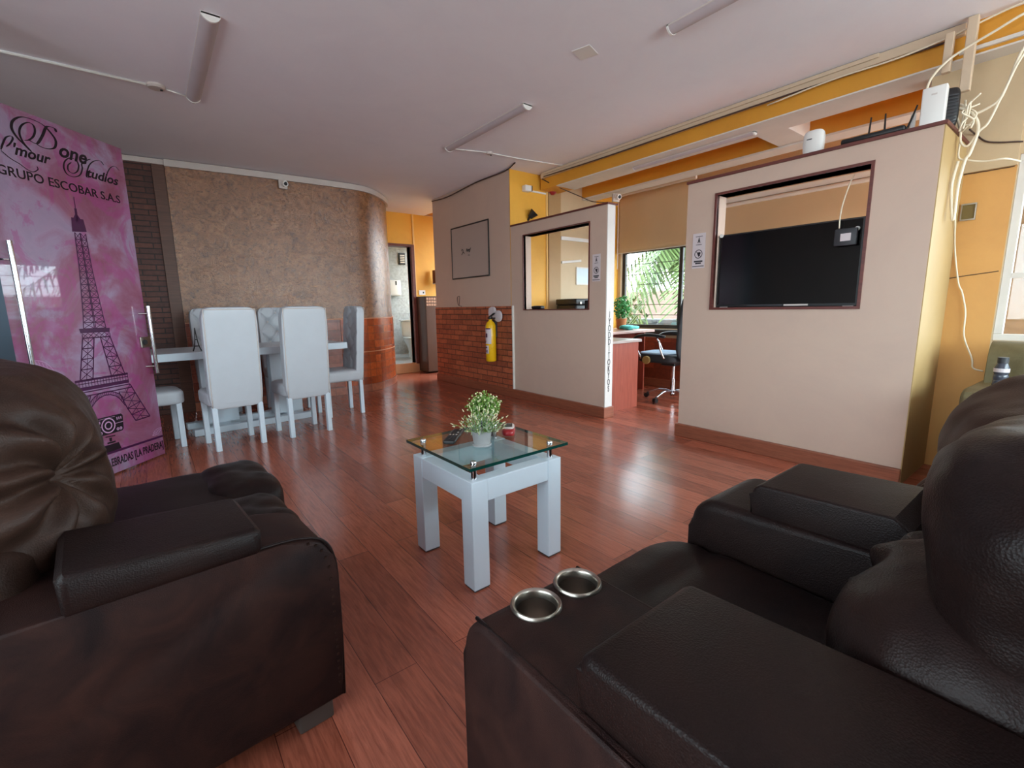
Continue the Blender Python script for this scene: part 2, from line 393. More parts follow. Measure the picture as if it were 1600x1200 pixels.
# rear wall with a wide window opening
def holes_wall(name, ax, t0, t1, a0, a1, z0, z1, holes, mat):
    """wall slab in the plane ax=t0..t1 spanning a0..a1, z0..z1 with rectangular holes (a,b,za,zb)"""
    bm = bmesh.new()
    xs = sorted({a0, a1, *[h[0] for h in holes], *[h[1] for h in holes]}); zs = sorted({z0, z1, *[h[2] for h in holes], *[h[3] for h in holes]})
    for i in range(len(xs)-1):
        for j in range(len(zs)-1):
            cx, cz = (xs[i]+xs[i+1])/2, (zs[j]+zs[j+1])/2
            if any(h[0] < cx < h[1] and h[2] < cz < h[3] for h in holes): continue
            if ax == 'X': bx(bm, (t0, xs[i], zs[j]), (t1, xs[i+1], zs[j+1]))
            else: bx(bm, (xs[i], t0, zs[j]), (xs[i+1], t1, zs[j+1]))
    bmesh.ops.remove_doubles(bm, verts=bm.verts[:], dist=1e-5)
    seen = {}
    for f in bm.faces:
        k = tuple(sorted(v.index if v.index >= 0 else id(v) for v in f.verts)); seen.setdefault(k, []).append(f)
    bm.verts.index_update(); seen = {}
    for f in bm.faces: seen.setdefault(tuple(sorted(v.index for v in f.verts)), []).append(f)
    dead = [f for l in seen.values() if len(l) > 1 for f in l]
    bmesh.ops.delete(bm, geom=dead, context='FACES_ONLY')
    return struct(link(name, bm, mat))
holes_wall('wall_rear', 'Y', -2.8, -2.65, -2.4, 4.2, 0, H, [(0.6, 3.9, 0.75, 2.35)], 'wall_light')
# right outer wall (lounge side) and its window
holes_wall('wall_right', 'X', 4.05, 4.2, -2.65, 0.43, 0, 2.48, [(-2.5, 0.425, 0.85, 1.92)], 'beige')
def window(name, ax, t, a0, a1, z0, z1, mull, fmat='frame_metal', w_=0.035, bars=(), glass='glass'):
    fr = bmesh.new()
    def bar(p0, p1, q0, q1):
        if ax == 'X': bx(fr, (t-0.02, p0, q0), (t+0.02, p1, q1), 0.003, 1)
        else: bx(fr, (p0, t-0.02, q0), (p1, t+0.02, q1), 0.003, 1)
    bar(a0, a1, z0, z0+w_); bar(a0, a1, z1-w_, z1); bar(a0, a0+w_, z0+w_, z1-w_); bar(a1-w_, a1, z0+w_, z1-w_)
    for m_ in mull: bar(m_-w_/2, m_+w_/2, z0+w_, z1-w_)
    f = struct(link(name, fr, fmat))
    g = bmesh.new()
    if ax == 'X': bx(g, (t-0.002, a0+0.01, z0+0.01), (t+0.002, a1-0.01, z1-0.01))
    else: bx(g, (a0+0.01, t-0.002, z0+0.01), (a1-0.01, t+0.002, z1-0.01))
    link('pane', g, glass, f)
    if bars:
        b = bmesh.new()
        for z in bars: bx(b, (t+0.05, a0, z-0.004), (t+0.058, a1, z+0.004))
        link('security_bar', b, 'frame_metal', f)
    return f
holes_wall('wall_left', 'X', -2.5, -2.4, -2.8, 9.4, 0, H, [(-1.4, 2.2, 0.75, 2.25)], 'wall_light')
window('fill_window', 'X', -2.45, -1.4, 2.2, 0.75, 2.25, (-0.2, 1.0), 'frame_metal', 0.035, (), 'tinted_glass')  # unseen window added to fill the room with light from the left
wr = window('window_1', 'X', 4.08, -2.5, 0.425, 0.85, 1.92, (-0.4, -1.2, -2.0), 'pale_trim', 0.04, (), 'tinted_glass')
link('glazing_bar', B((4.06, -2.46, 1.22), (4.10, 0.385, 1.25)), 'pale_trim', wr)
window('window_2', 'Y', -2.72, 0.6, 3.9, 0.75, 2.35, (1.4, 2.25, 3.1))
# column beside the television wall
struct(link('wall_column', B((4.05, 0.43, 0), (4.25, 0.86, 2.48)), m_paint('column_paint', hx(206, 152, 84), hx(190, 136, 74), 0.6)))
struct(link('trim_2', B((4.035, 0.43, 1.86), (4.05, 0.86, 2.48)), 'beige'))
for (z, y0, y1, s_, lb) in ((1.855, 0.44, 0.66, 0.0, 'upper thin crack across the yellow column beside the television wall'), (1.235, 0.44, 0.66, 0.03, 'lower thin crack across the yellow column beside the television wall')):
    P = [(4.046, y0+(y1-y0)*i/8, z+s_*(1-i/8)+0.004*noise.noise(V((i, z, 3)))) for i in range(9)]
    tag(link('wall_crack', tube(bmesh.new(), P, 0.0025, 5), 'cable_dark'), lb, 'crack')
# office window wall
WH = [(1.05, 4.38, 0.78, 1.86)]
holes_wall('wall_office', 'X', 5.4, 5.55, 0.3, 5.0, 0, H, WH, 'beige')
struct(link('trim_3', B((5.375, 0.9, 0.10), (5.40, 4.44, 0.66)), 'tile_office'))
struct(link('baseboard_office', B((5.365, 0.9, 0), (5.40, 4.44, 0.10), 0.004), 'base_wood'))
struct(link('trim_4', B((5.34, 0.95, 0.70), (5.42, 4.40, 0.77), 0.005), 'frame_metal'))
window('window_3', 'X', 5.46, 1.05, 4.38, 0.78, 1.86, (1.88, 2.7, 3.45), 'frame_metal', 0.05, (1.38, 1.52, 1.66, 1.10, 0.96), 'tinted_glass')
# end wall of the office
struct(link('wall_office_end', B((3.602, 4.44, 0), (5.4, 4.56, H)), 'yellow'))
struct(link('wall_office_end_face', B((3.451, 4.43, 0), (5.4, 4.4395, H)), 'yellow'))
struct(link('wall_pillar', B((4.035, 4.40, 0), (4.235, 4.45, 2.62)), 'pillar'))
struct(link('trim_5', B((4.005, 4.415, 0), (4.033, 4.44, 2.62), 0.004), 'yellow_pale'))
# far corridor
wallbox('wall_corridor_right', (5.2, 4.56, 0), (5.3, 5.3, H), 'yellow')
holes_wall('wall_corridor_side', 'X', 5.2, 5.32, 5.3, 7.4, 0, H, [(5.35, 7.3, 0.6, 2.5)], 'yellow')
holes_wall('wall_corridor_end', 'Y', 7.40, 7.50, 2.7, 5.32, 0, H, [(3.05, 3.60, 0.15, 2.13)], 'yellow')
holes_wall('wall_bathroom_right', 'X', 4.7, 4.82, 7.5, 9.4, 0.15, H, [(7.8, 9.1, 1.0, 2.4)], 'bath_tile')  # opening to the sky added to brighten the bathroom
wallbox('wall_bathroom_end', (2.7, 9.2, 0.15), (4.7, 9.3, H), 'bath_tile')
wallbox('wall_bathroom_left', (2.7, 7.5, 0.15), (2.8, 9.2, H), 'bath_tile')
df = bmesh.new()
bx(df, (3.60, 7.34, 0.15), (3.655, 7.52, 2.16), 0.004); bx(df, (3.0, 7.34, 2.12), (3.60, 7.52, 2.16), 0.004)
struct(link('door_1', df, 'trim_dark'))
struct(link('trim_6', B((3.66, 7.385, 0.16), (3.69, 7.40, H), 0.003), 'yellow_pale'))
# beams over the office side
wallbox('ceiling_beam', (3.9, -2.6, 2.48), (4.19, 4.40, H+0.02), 'ochre')
struct(link('trim_7', B((3.895, -2.6, 2.472), (4.195, 4.12, 2.482)), 'pale_trim'))
wallbox('ceiling_beam_outer', (4.62, -2.6, 2.47), (4.78, 4.44, H+0.02), 'ochre')
struct(link('trim_8', B((4.61, -2.6, 2.455), (4.80, 4.40, 2.472)), 'pale_trim'))
cb = bmesh.new()
for y in (1.76, 0.62): bx(cb, (4.19, y, 2.475), (4.62, y+0.24, H+0.02))
struct(link('ceiling_cross_beam', cb, 'pale_trim'))
# the small steel brackets are on the beam itself
# -------- back wall: slim bricks, plaster panel, curved corner
def path_wall(name, pts, z0, z1, th, mat, smooth=True):
    P = [V((x, y, 0)) for x, y in pts]; bm = bmesh.new(); rows = []
    for i, p in enumerate(P):
        d = (P[min(i+1, len(P)-1)]-P[max(i-1, 0)]).normalized(); nrm = V((d.y, -d.x, 0))
        rows.append([bm.verts.new(p+V((0, 0, z0))), bm.verts.new(p+V((0, 0, z1))), bm.verts.new(p-nrm*th+V((0, 0, z1))), bm.verts.new(p-nrm*th+V((0, 0, z0)))])
    for a, b in zip(rows, rows[1:]):
        for j in range(4): bm.faces.new((a[j], b[j], b[(j+1) % 4], a[(j+1) % 4]))
    bm.faces.new(rows[0]); bm.faces.new(rows[-1][::-1])
    return struct(link(name, bm, mat, smooth=smooth, sharp=40))
def offs(pts, d):
    P = [V((x, y)) for x, y in pts]; o = []
    for i, p in enumerate(P):
        t = (P[min(i+1, len(P)-1)]-P[max(i-1, 0)]).normalized(); o.append((p.x+t.y*d, p.y-t.x*d))
    return o
straight = [(-2.4, 6.40), (0.30, 6.20)]
cp = [(0.30, 6.17), (1.0, 6.11), (1.6, 6.07), (2.1, 6.055), (2.3, 6.07), (2.46, 6.14), (2.6, 6.26), (2.72, 6.39), (2.84, 6.56), (2.92, 6.72), (2.97, 6.95), (3.0, 7.38)]
curve = [(p.x, p.y) for p in catmull([(x, y, 0) for x, y in cp], 5)]
path_wall('wall_back_brick', straight, 0, H, 0.1, 'old_brick')
struct(link('trim_9', B((0.19, 6.18, 0), (0.30, 6.215, 2.6), 0.003), m_wood('brown_post_wood', hx(76, 46, 34), hx(98, 62, 46), 0.5)))
path_wall('wall_back', curve, 0.98, H, 0.12, 'plaster')
iw = [p for p in curve if p[0] < 1.95]; ic = [p for p in curve if p[0] >= 1.9]
path_wall('wall_back_lower', offs(iw, 0.0), 0.10, 0.98, 0.12, m_brick('rose_clay_tiles', 'XZY', 0.42, 0.105, hx(156, 86, 66), hx(124, 60, 46), hx(96, 56, 44), 0.25, 0.003, 0.2))
path_wall('wall_curve_lower', offs(ic, 0.012), 0.10, 0.975, 0.12, 'tile_curve')
path_wall('trim_10', offs(ic, 0.016), 0.535, 0.545, 0.02, plain('pale_grout', hx(206, 140, 96), 0.5))
path_wall('trim_11', offs(curve, 0.016), 0.975, 0.988, 0.03, plain('pale_cap', hx(200, 130, 90), 0.5))
path_wall('baseboard_back', offs(curve, 0.02), 0.0, 0.10, 0.14, m_brick('clay_skirting_tiles', 'XZY', 0.24, 0.1, hx(176, 108, 80), hx(150, 84, 62), hx(90, 56, 46), 0.35, 0.003, 0.2))
path_wall('trim_12', offs([p for p in curve if p[0] < 2.95], 0.03), H-0.075, H-0.01, 0.03, 'off_plastic')
path_wall('trim_13', offs(straight, 0.03), H-0.06, H-0.01, 0.03, 'off_plastic')

# -------- partitions in the plane x = 3.45
X0, X1 = 3.45, 3.58
holes_wall('wall_television', 'X', X0, X1, 0.66, 2.15, 0, 2.02, [(0.965, 1.905, 1.07, 1.895)], 'wall')
struct(link('wall_television_end', B((3.452, 0.655, 0), (4.05, 0.665, 2.02)), m_paint('dull_yellow_paint', hx(172, 142, 94), hx(160, 132, 86), 0.6)))  # one even yellow, duller than the return wall behind it
struct(link('wall_television_return', B((X1, 0.66, 0), (4.05, 0.74, 2.02)), 'yellow_pale'))
ldg = bmesh.new(); bx(ldg, (X0-0.012, 0.645, 2.02), (X1+0.01, 2.16, 2.04), 0.003); bx(ldg, (X1+0.01, 0.645, 2.02), (4.05, 0.79, 2.04), 0.003)
struct(link('trim_14', ldg, 'trim_dark'))
def opening_trim(name, y0, y1, z0, z1, d=0.017):
    bm = bmesh.new(); a, b = X0-0.008, X1+0.005
    bx(bm, (a, y0-d, z0-d), (b, y1+d, z0)); bx(bm, (a, y0-d, z1), (b, y1+d, z1+d))
    bx(bm, (a, y0-d, z0), (X0+0.03, y0, z1)); bx(bm, (a, y1, z0), (X0+0.03, y1+d, z1))
    struct(link(name, bm, 'trim_dark'))
opening_trim('trim_15', 0.965, 1.905, 1.07, 1.895)
holes_wall('wall_middle', 'X', X0, X1-0.02, 2.97, 4.43, 0, 2.02, [(3.19, 4.19, 1.07, 1.89)], 'wall')
struct(link('wall_middle_end', B((X0+0.003, 2.962, 0), (X1-0.022, 2.972, 2.02)), 'wall_light'))
opening_trim('trim_16', 3.19, 4.19, 1.07, 1.89, 0.012)
struct(link('trim_17', B((X0-0.015, 2.95, 2.02), (X1, 4.42, 2.037), 0.003), 'trim_dark'))
wallbox('wall_high', (X0, 4.442, 0), (X1+0.02, 6.28, H), 'wall')
struct(link('trim_18', B((X0-0.02, 4.40, 0.1), (X0, 6.28, 1.11)), 'brick_y'))
struct(link('trim_19', B((X0-0.024, 4.385, 0.1), (X0, 4.40, 1.115)), 'pale_trim'))
for nm, y0, y1 in (('baseboard_right', 2.95, 6.30), ('baseboard_television', 0.655, 2.16)):
    struct(link(nm, B((X0-0.035, y0, 0), (X0, y1, 0.105), 0.006), 'base_wood'))
struct(link('baseboard_middle_end', B((X0-0.035, 2.935, 0), (X1-0.02, 2.962, 0.105), 0.006), 'base_wood'))

# -------- outside
struct(link('ground_outside', B((5.8, -60, -4.2), (90, 60, -4.0)), 'asphalt'))
gb = thing('street_house', 'low house with a clay tiled roof seen through the office window', 'building', (15, 9, -4))
link('walls', B((0, -6, 0), (6, 7, 4.2)), 'street_wall', gb)
rf = bmesh.new()
prism(rf, [(-0.6, 4.1), (3, 5.5), (6.6, 4.1), (6.6, 4.25), (3, 5.7), (-0.6, 4.25)], 'Y', -6.6, 7.6)
link('roof', rf, 'roof_tile', gb)
gw = thing('garden_wall', 'pale ribbed wall and canopy outside below the office window', 'wall', (10.5, 6, -4))
link('wall_panel', B((0, -7, 0), (0.2, 8, 4.6)), 'street_wall', gw)
cn = bmesh.new()
for i in range(14): bx(cn, (-0.05, -7+i*1.05, 4.6), (0.5, -6.1+i*1.05, 4.72), 0.03)
link('coping', cn, 'street_wall', gw)
def palm(x, y, h, seed, label):
    rnd = random.Random(seed); t = thing('palm_tree', label, 'tree', (x, y, -4), 0, 'palms outside the office window')
    b = bmesh.new(); tube(b, [(0, 0, 0), (0.1, 0.1, h*0.5), (0.05, 0.2, h)], lambda s: 0.2-0.08*s, 8); link('trunk', b, 'trunk', t, True)
    f = bmesh.new()
    for i in range(44):
        a = rnd.uniform(0, 2*pi); el = rnd.uniform(-0.5, 1.2); L = rnd.uniform(1.4, 2.3)
        pts = []
        for k in range(7):
            s = k/6; r_ = L*s*cos(el*(1-0.25*s)); z = L*s*sin(el)-1.1*s*s
            pts.append(V((0.05+r_*cos(a), 0.2+r_*sin(a), h+z)))
        for k in range(6):
            p, q = pts[k], pts[k+1]; d = (q-p).normalized(); sd = V((-sin(a), cos(a), 0))
            for m_ in range(3):
                o = p.lerp(q, m_/3)
                for s_ in (-1, 1):
                    tip = o+sd*s_*0.55*(1-0.08*k)+d*0.25+V((0, 0, -0.18)); wv = d*0.03
                    a1, a2, a3, a4 = (f.verts.new(o-wv), f.verts.new(o+wv), f.verts.new(tip), f.verts.new(tip-wv+V((0, 0, 0.01))))
                    f.faces.new((a1, a2, a3, a4))
    link('fronds', f, 'palm', t)
palm(9.2, 5.4, 6.4, 1, 'tall palm with drooping fronds seen right of centre in the office window')
palm(7.4, 9.4, 5.2, 2, 'shorter palm standing left of the taller one outside the office window')
def shrub(name, x, y, z, s, label):
    f = bmesh.new(); rnd = random.Random(int(x*10+y))
    for i in range(420):
        d = V((rnd.gauss(0, 1), rnd.gauss(0, 1), rnd.gauss(0, 1))).normalized()*rnd.uniform(0.6, 1)*s; c = V((x, y, z))+V((d.x*1.3, d.y*1.6, d.z))
        u, v = frame_of(V((rnd.gauss(0, 1), rnd.gauss(0, 1), 1))); k = 0.12
        f.faces.new([f.verts.new(c+u*k), f.verts.new(c+v*k*0.5), f.verts.new(c-u*k), f.verts.new(c-v*k*0.5)])
    tag(link(name, f, 'shrub'), label, 'shrub')
shrub('leafy_shrub', 8.9, 7.6, 0.7, 0.7, 'leafy green bush outside the office window, left side of the view')

# ================================================================== CEILING THINGS
def fluor(name, x, y, z, L, rot, label, w_=0.6):
    t = thing(name, label, 'ceiling light', (x, y, z), rot, None)
    h_ = 0.075*w_; k_ = 0.045*w_
    link('housing', B((-h_, -L/2, -0.012), (h_, L/2, 0), 0.002), 'off_plastic', t)
    b = bmesh.new(); pr = [(-h_*.96, -0.012)]+[(-h_*.93+h_*1.86*i/10, -0.012-k_*sin(pi*i/10)**0.7) for i in range(1, 10)]+[(h_*.96, -0.012)]
    prism(b, pr, 'Y', -L/2+0.012, L/2-0.012, 0.0); link('diffuser', b, MT['unlit'], t, True, sharp=50)
    for s in (-1, 1):
        e = bmesh.new(); prism(e, [(-h_, 0), (-h_, -0.014)]+[(-h_+2*h_*i/10, -0.014-(k_+.002)*sin(pi*i/10)**0.7) for i in range(1, 10)]+[(h_, -0.014), (h_, 0)], 'Y', s*L/2, s*(L/2-0.012)); link('end_cap', e, 'white_plastic', t)
    return t
fluor('ceiling_lamp', 0.44, 3.73, H, 1.22, 0, 'unlit white tube light on the ceiling above the glass door, left side')
fluor('ceiling_lamp', 2.52, 3.60, H, 1.22, 0, 'unlit white tube light on the ceiling above the coffee table, middle of the room')
fluor('ceiling_lamp', 2.54, 1.13, H, 1.22, 0, 'unlit white tube light cut by the top edge of the photo')
fluor('ceiling_lamp', 4.045, 2.54, 2.472, 1.2, 0, 'slim unlit tube light under the white beam of the office side', 0.35)
cond = bmesh.new(); tube(cond, [(-1.1, 4.24, H-0.008), (0.17, 4.27, H-0.008)], 0.009, 8, False); tube(cond, [(0.27, 4.28, H-0.008), (0.42, 4.34, H-0.008)], 0.006, 8, False)
tag(link('ceiling_conduit', cond, 'white_plastic', None, True), 'thin white conduit crossing the ceiling to the left tube light', 'conduit')
def rosette(x, y, label, s=1.0):
    t = thing('junction_box', label, 'junction box', (x, y, H))
    b = bmesh.new(); lathe(b, [(0.055*s, 0), (0.055*s, -0.012), (0.045*s, -0.022), (0.0, -0.024)], n=20); link('cover', b, 'off_plastic', t, True, sharp=40)
    b = bmesh.new(); lathe(b, [(0.008, -0.018), (0.008, -0.03), (0, -0.03)], (0.03*s, 0.0, 0), 10); link('clip', b, 'dark_grey', t)
rosette(0.22, 4.27, 'round junction box on the conduit beside the left tube light')
rosette(2.93, 4.09, 'small round junction box near the middle tube light', 0.6)
c2 = bmesh.new(); tube(c2, [(2.56, 4.2, H-0.006), (2.9, 4.1, H-0.006), (3.3, 4.06, H-0.006), (3.86, 3.97, H-0.006)], 0.005, 8)
tag(link('ceiling_conduit', c2, 'white_plastic', None, True), 'thin white wire on the ceiling from the middle tube light to the beam', 'conduit')
tag(link('ceiling_patch', B((2.27, 2.15, H-0.004), (2.40, 2.27, H-0.001), rot=M.Rotation(0.3, 3, 'Z')), 'white_plastic'), 'small white patch plate alone on the ceiling', 'patch')
# cable trunking along the ceiling edge, and the dark cable on it
dt = bmesh.new(); bx(dt, (3.86, 0.70, H-0.062), (3.90, 4.36, H-0.004), 0.004); bx(dt, (3.845, 1.1, H-0.03), (3.86, 4.3, H-0.004), 0.003)
tag(link('cable_trunking', dt, 'duct'), 'long cream cable trunking along the ceiling edge above the office', 'cable trunking')
k1 = bmesh.new(); tube(k1, [(3.86, 0.75, 2.585), (3.852, 1.6, 2.59), (3.855, 2.4, 2.594), (3.85, 3.4, 2.592), (3.86, 4.3, 2.61)], 0.006, 6)
tag(link('cable', k1, 'cable_dark', None, True), 'dark cable running just under the cream ceiling trunking', 'cable')
k2 = bmesh.new(); tube(k2, [(3.88, 4.36, 2.60), (3.95, 4.20, 2.50), (4.3, 4.15, 2.42), (4.6, 4.2, 2.40), (5.0, 4.3, 2.45)], 0.006, 6)
tag(link('cable', k2, 'cable_dark', None, True), 'dark cable sagging between the trunking end and the security camera', 'cable')
k3 = bmesh.new(); tube(k3, [(3.43, 6.25, H-0.03), (3.43, 5.8, H-0.05), (3.43, 5.1, H-0.012), (3.43, 4.5, H-0.012), (3.35, 4.2, H-0.006)], 0.007, 6)
tag(link('cable', k3, 'cable_dark', None, True), 'dark cable along the ceiling above the whiteboard wall', 'cable')
# vertical ducts at right
for p, q, lb in (((3.80, 0.735, 2.40), (3.84, 0.775, 2.61), 'short cream duct dropping from the trunking end behind the white modem'), ((3.80, 0.64, 2.27), (3.84, 0.685, 2.655), 'longer cream duct dropping from the ceiling right of the white modem')):
    tag(link('vertical_duct', B(p, q, 0.004), 'duct'), lb, 'duct')
struct(link('trim_20', B((3.88, -2.5, 2.50), (3.90, 0.72, 2.52)), 'pale_trim'))
# cables hanging at the top right corner
CABS = [
 ('cable', [(3.86, 0.40, 2.60), (3.80, 0.466, 2.574), (3.8, 0.567, 2.536), (3.8, 0.676, 2.496), (3.78, 0.751, 2.449), (3.7, 0.80, 2.34), (3.66, 0.80, 2.20)], 0.009, 'upper cream cable slanting down to the white modem'),
 ('cable', [(3.84, 0.3, 2.68-0.04), (3.84, 0.483, 2.645), (3.84, 0.649, 2.62), (3.84, 0.776, 2.598), (3.84, 1.012, 2.58), (3.84, 1.358, 2.585), (3.85, 1.773, 2.565)], 0.007, 'cream cable stretched just below the ceiling at top right'),
 ('cable', [(3.86, 0.36, 2.45), (3.7, 0.431, 2.376), (3.7, 0.475, 2.217), (3.7, 0.497, 2.148), (3.7, 0.535, 2.119), (3.7, 0.595, 2.106), (3.7, 0.64, 2.162), (3.68, 0.70, 2.20)], 0.009, 'cream cable looping into the cable knot beside the modem'),
 ('cable', [(3.86, 0.35, 2.42), (3.7, 0.428, 2.345), (3.7, 0.483, 2.189), (3.7, 0.527, 2.046), (3.7, 0.56, 2.007), (3.7, 0.598, 1.942), (3.7, 0.63, 1.971), (3.7, 0.637, 2.039), (3.68, 0.655, 2.10)], 0.008, 'cream cable dropping in a loose curve below the knot'),
 ('cable', [(3.68, 0.70, 2.168), (3.7, 0.624, 2.134), (3.7, 0.58, 2.078), (3.7, 0.565, 2.009), (3.7, 0.586, 1.899), (3.7, 0.601, 1.869), (3.7, 0.616, 1.737), (3.7, 0.615, 1.598), (3.7, 0.621, 1.554), (3.7, 0.640, 1.69), (3.7, 0.643, 1.769), (3.7, 0.63, 1.87)], 0.011, 'thick cream cable making a long U loop over the yellow corner'),
 ('cable', [(3.9, 0.645, 1.60), (4.03, 0.645, 1.409), (4.035, 0.609, 1.207), (4.035, 0.585, 1.143), (4.035, 0.557, 1.021), (4.035, 0.548, 0.873), (4.035, 0.498, 0.735), (4.035, 0.486, 0.676), (4.035, 0.44, 0.66)], 0.006, 'thin cream cable wavering down the yellow column'),
 ('cable', [(3.68, 0.66, 2.12), (3.73, 0.64, 2.015), (3.75, 0.640, 1.906), (3.75, 0.604, 1.878), (3.75, 0.524, 1.852), (3.75, 0.45, 1.848), (3.85, 0.401, 1.84)], 0.007, 'cream cable running sideways to the window at right'),
 ('cable', [(3.95, 0.64, 2.09), (4.03, 0.622, 2.074), (4.03, 0.561, 2.015), (4.03, 0.42, 1.98)], 0.006, 'brown cable running sideways on the beige column'),
]
for nm, pts, r_, lb in CABS:
    b = bmesh.new(); tube(b, pts, r_*0.75, 7); tag(link(nm, b, 'cable_dark' if 'brown' in lb else 'cable', None, True), lb, 'cable')
# tangled knot
b = bmesh.new(); rnd = random.Random(3)
for i in range(5):
    P = [(3.66+rnd.uniform(-.02, .04), 0.60+rnd.uniform(-.035, .035), 2.17-0.05*j+rnd.uniform(-.03, .03)) for j in range(4)]
    tube(b, P, 0.0045, 6)
tag(link('cable_knot', b, 'cable', None, True), 'tangle of cream network cables beside the white modem', 'cables')

# ================================================================== WALL THINGS
# television in the opening
tv = thing('television', 'flat black television filling the lower part of the wall opening', 'television', (3.50, 1.435, 1.342))
link('body', B((0.0, -0.455, -0.272), (0.035, 0.465, 0.268), 0.004), 'black_plastic', tv)
link('screen', B((-0.003, -0.444, -0.252), (0.0, 0.454, 0.258)), 'screen', tv)
link('logo_strip', B((-0.006, -0.02, -0.265), (-0.001, 0.22, -0.254)), 'dark_grey', tv)
link('label_strip', B((-0.006, -0.18, -0.265), (-0.001, -0.03, -0.254)), 'off_plastic', tv)
for y, z in ((0.445, 0.262), (-0.42, 0.20)):
    b = bmesh.new(); cyl(b, (-0.012, y, z), (0.0, y, z), 0.013, n=14); link('bracket_cap', b, 'white_plastic', tv)
for y in (0.40, -0.41): link('foot_clip', B((-0.01, y-0.03, -0.279), (0.01, y+0.03, -0.269), 0.002), 'off_plastic', tv)
bxb = thing('tv_box', 'small dark grey box with a white label hanging over the television corner', 'set-top box', (3.455, 1.06, 1.50))
link('case', B((0.0, -0.055, -0.058), (0.025, 0.065, 0.045), 0.006), 'dark_grey', bxb, True, sharp=40)
link('label', B((-0.002, -0.025, -0.03), (0.0, 0.03, 0.015)), 'paper', bxb)
b = bmesh.new(); tube(b, [(0.012, 0.045, 0.05), (0.01, 0.045, 0.12), (0.02, 0.04, 0.2), (0.03, 0.02, 0.30), (0.04, 0.0, 0.37)], 0.004, 6); link('cord', b, 'cable', bxb, True)
# white duct on the office wall
dd = bmesh.new(); bx(dd, (5.375, 1.0, 2.23), (5.40, 3.2, 2.285), 0.004); tag(link('wall_duct', dd, 'white_plastic'), 'long white duct on the office wall seen above the television', 'duct')
# paper signs
def sign(y, z0, z1, w_, label):
    t = thing('paper_sign', label, 'sign', (X0-0.003, y, (z0+z1)/2), R(-90))
    h = (z1-z0)/2
    link('sheet', B((-w_/2, -0.001, -h), (w_/2, 0.001, h)), 'paper', t)
    b = bmesh.new(); k = 0.32*w_; n_ = 28; cz = -h*0.18
    for i in range(n_):
        a, c = 2*pi*i/n_, 2*pi*(i+1)/n_
        b.faces.new([b.verts.new((r_*cos(q), -0.0018, cz+r_*sin(q))) for q, r_ in ((a, k), (c, k), (c, k*0.84), (a, k*0.84))])
    for p, q, w2 in (((-k*0.6, k*0.6), (k*0.6, -k*0.6), 0.004),):
        d = V((q[0]-p[0], 0, q[1]-p[1])).normalized(); s = V((-d.z, 0, d.x))*w2/2
        P, Q = V((p[0], -0.0018, p[1]+cz)), V((q[0], -0.0018, q[1]+cz)); b.faces.new([b.verts.new(x) for x in (P-s, Q-s, Q+s, P+s)])
    for i in range(12):   # hand blot
        a, c = 2*pi*i/12, 2*pi*(i+1)/12; f_ = lambda q: k*0.5*(1+0.25*sin(3*q))
        b.faces.new([b.verts.new(x) for x in ((k*0.1, -0.002, cz), (k*0.1+f_(a)*cos(a)*0.8, -0.002, cz+f_(a)*sin(a)), (k*0.1+f_(c)*cos(c)*0.8, -0.002, cz+f_(c)*sin(c)))])
    link('symbol', b, 'print_black', t)
    b = bmesh.new()
    for zz, ww, hh in ((-h*0.60, 0.75, 0.006), (-h*0.71, 0.5, 0.005), (-h*0.88, 1.0, 0.003), (h*0.82, 0.6, 0.002), (h*0.35, 0.5, 0.002)): bx(b, (-w_*ww*0.46, -0.0016, zz-hh), (w_*ww*0.46, -0.001, zz+hh))
    tz = h*0.45
    b.faces.new([b.verts.new(x) for x in ((-0.012, -0.0018, tz), (-0.006, -0.0018, tz), (0, -0.0018, tz+0.012), (0.006, -0.0018, tz), (0.012, -0.0018, tz), (0.001, -0.0018, tz+0.045), (-0.001, -0.0018, tz+0.045))])
    link('printed_lines', b, 'dark_grey', t)['kind'] = 'stuff'
sign(2.035, 1.375, 1.64, 0.105, 'paper warning sign left of the television opening')
sign(3.09, 1.33, 1.585, 0.10, 'paper warning sign on the lower wall with the glass-free opening, right of that opening')
# vertical lettering on the wall end
vt = thing('wall_lettering', 'column of dark letters running down the end of the middle wall', 'lettering', (3.50, 2.960, 0))
for i, ch in enumerate('IYODDITOKYOS'):
    text(ch, 0.085, 'print_black', vt, (0, -0.002, 0.985-0.066*i), (R(90), 0, 0), 'letter', 0, 0.62, 'CENTER')
# whiteboard
wb = thing('whiteboard', 'dull whiteboard with a thin black frame and faint scribbles above the bricks', 'whiteboard', (X0-0.004, 5.31, 1.835), R(-90))
link('surface', B((-0.44, -0.006, -0.33), (0.44, 0.0, 0.33)), 'board', wb)
b = bmesh.new()
for a, c in (((-0.452, -0.012, -0.345), (0.452, 0.002, -0.328)), ((-0.452, -0.012, 0.328), (0.452, 0.002, 0.345)), ((-0.452, -0.012, -0.328), (-0.438, 0.002, 0.328)), ((0.438, -0.012, -0.328), (0.452, 0.002, 0.328))): bx(b, a, c, 0.002, 1)
link('frame', b, 'black_plastic', wb)
b = bmesh.new()
for P in ([(-0.19, 0.02), (-0.17, 0.045), (-0.15, 0.01), (-0.19, -0.03)], [(-0.17, -0.01), (-0.14, 0.0), (-0.12, -0.02)], [(-0.07, 0.0), (-0.05, 0.04), (-0.04, 0.0), (-0.01, 0.03), (0.0, -0.01), (0.03, 0.03)], [(-0.07, 0.02), (0.0, 0.02), (0.04, 0.04)], [(-0.03, -0.045), (0.01, -0.05)]):
    tube(b, [(x, -0.0065, z) for x, z in P], 0.0045, 5)
link('scribble', b, 'dark_grey', wb)
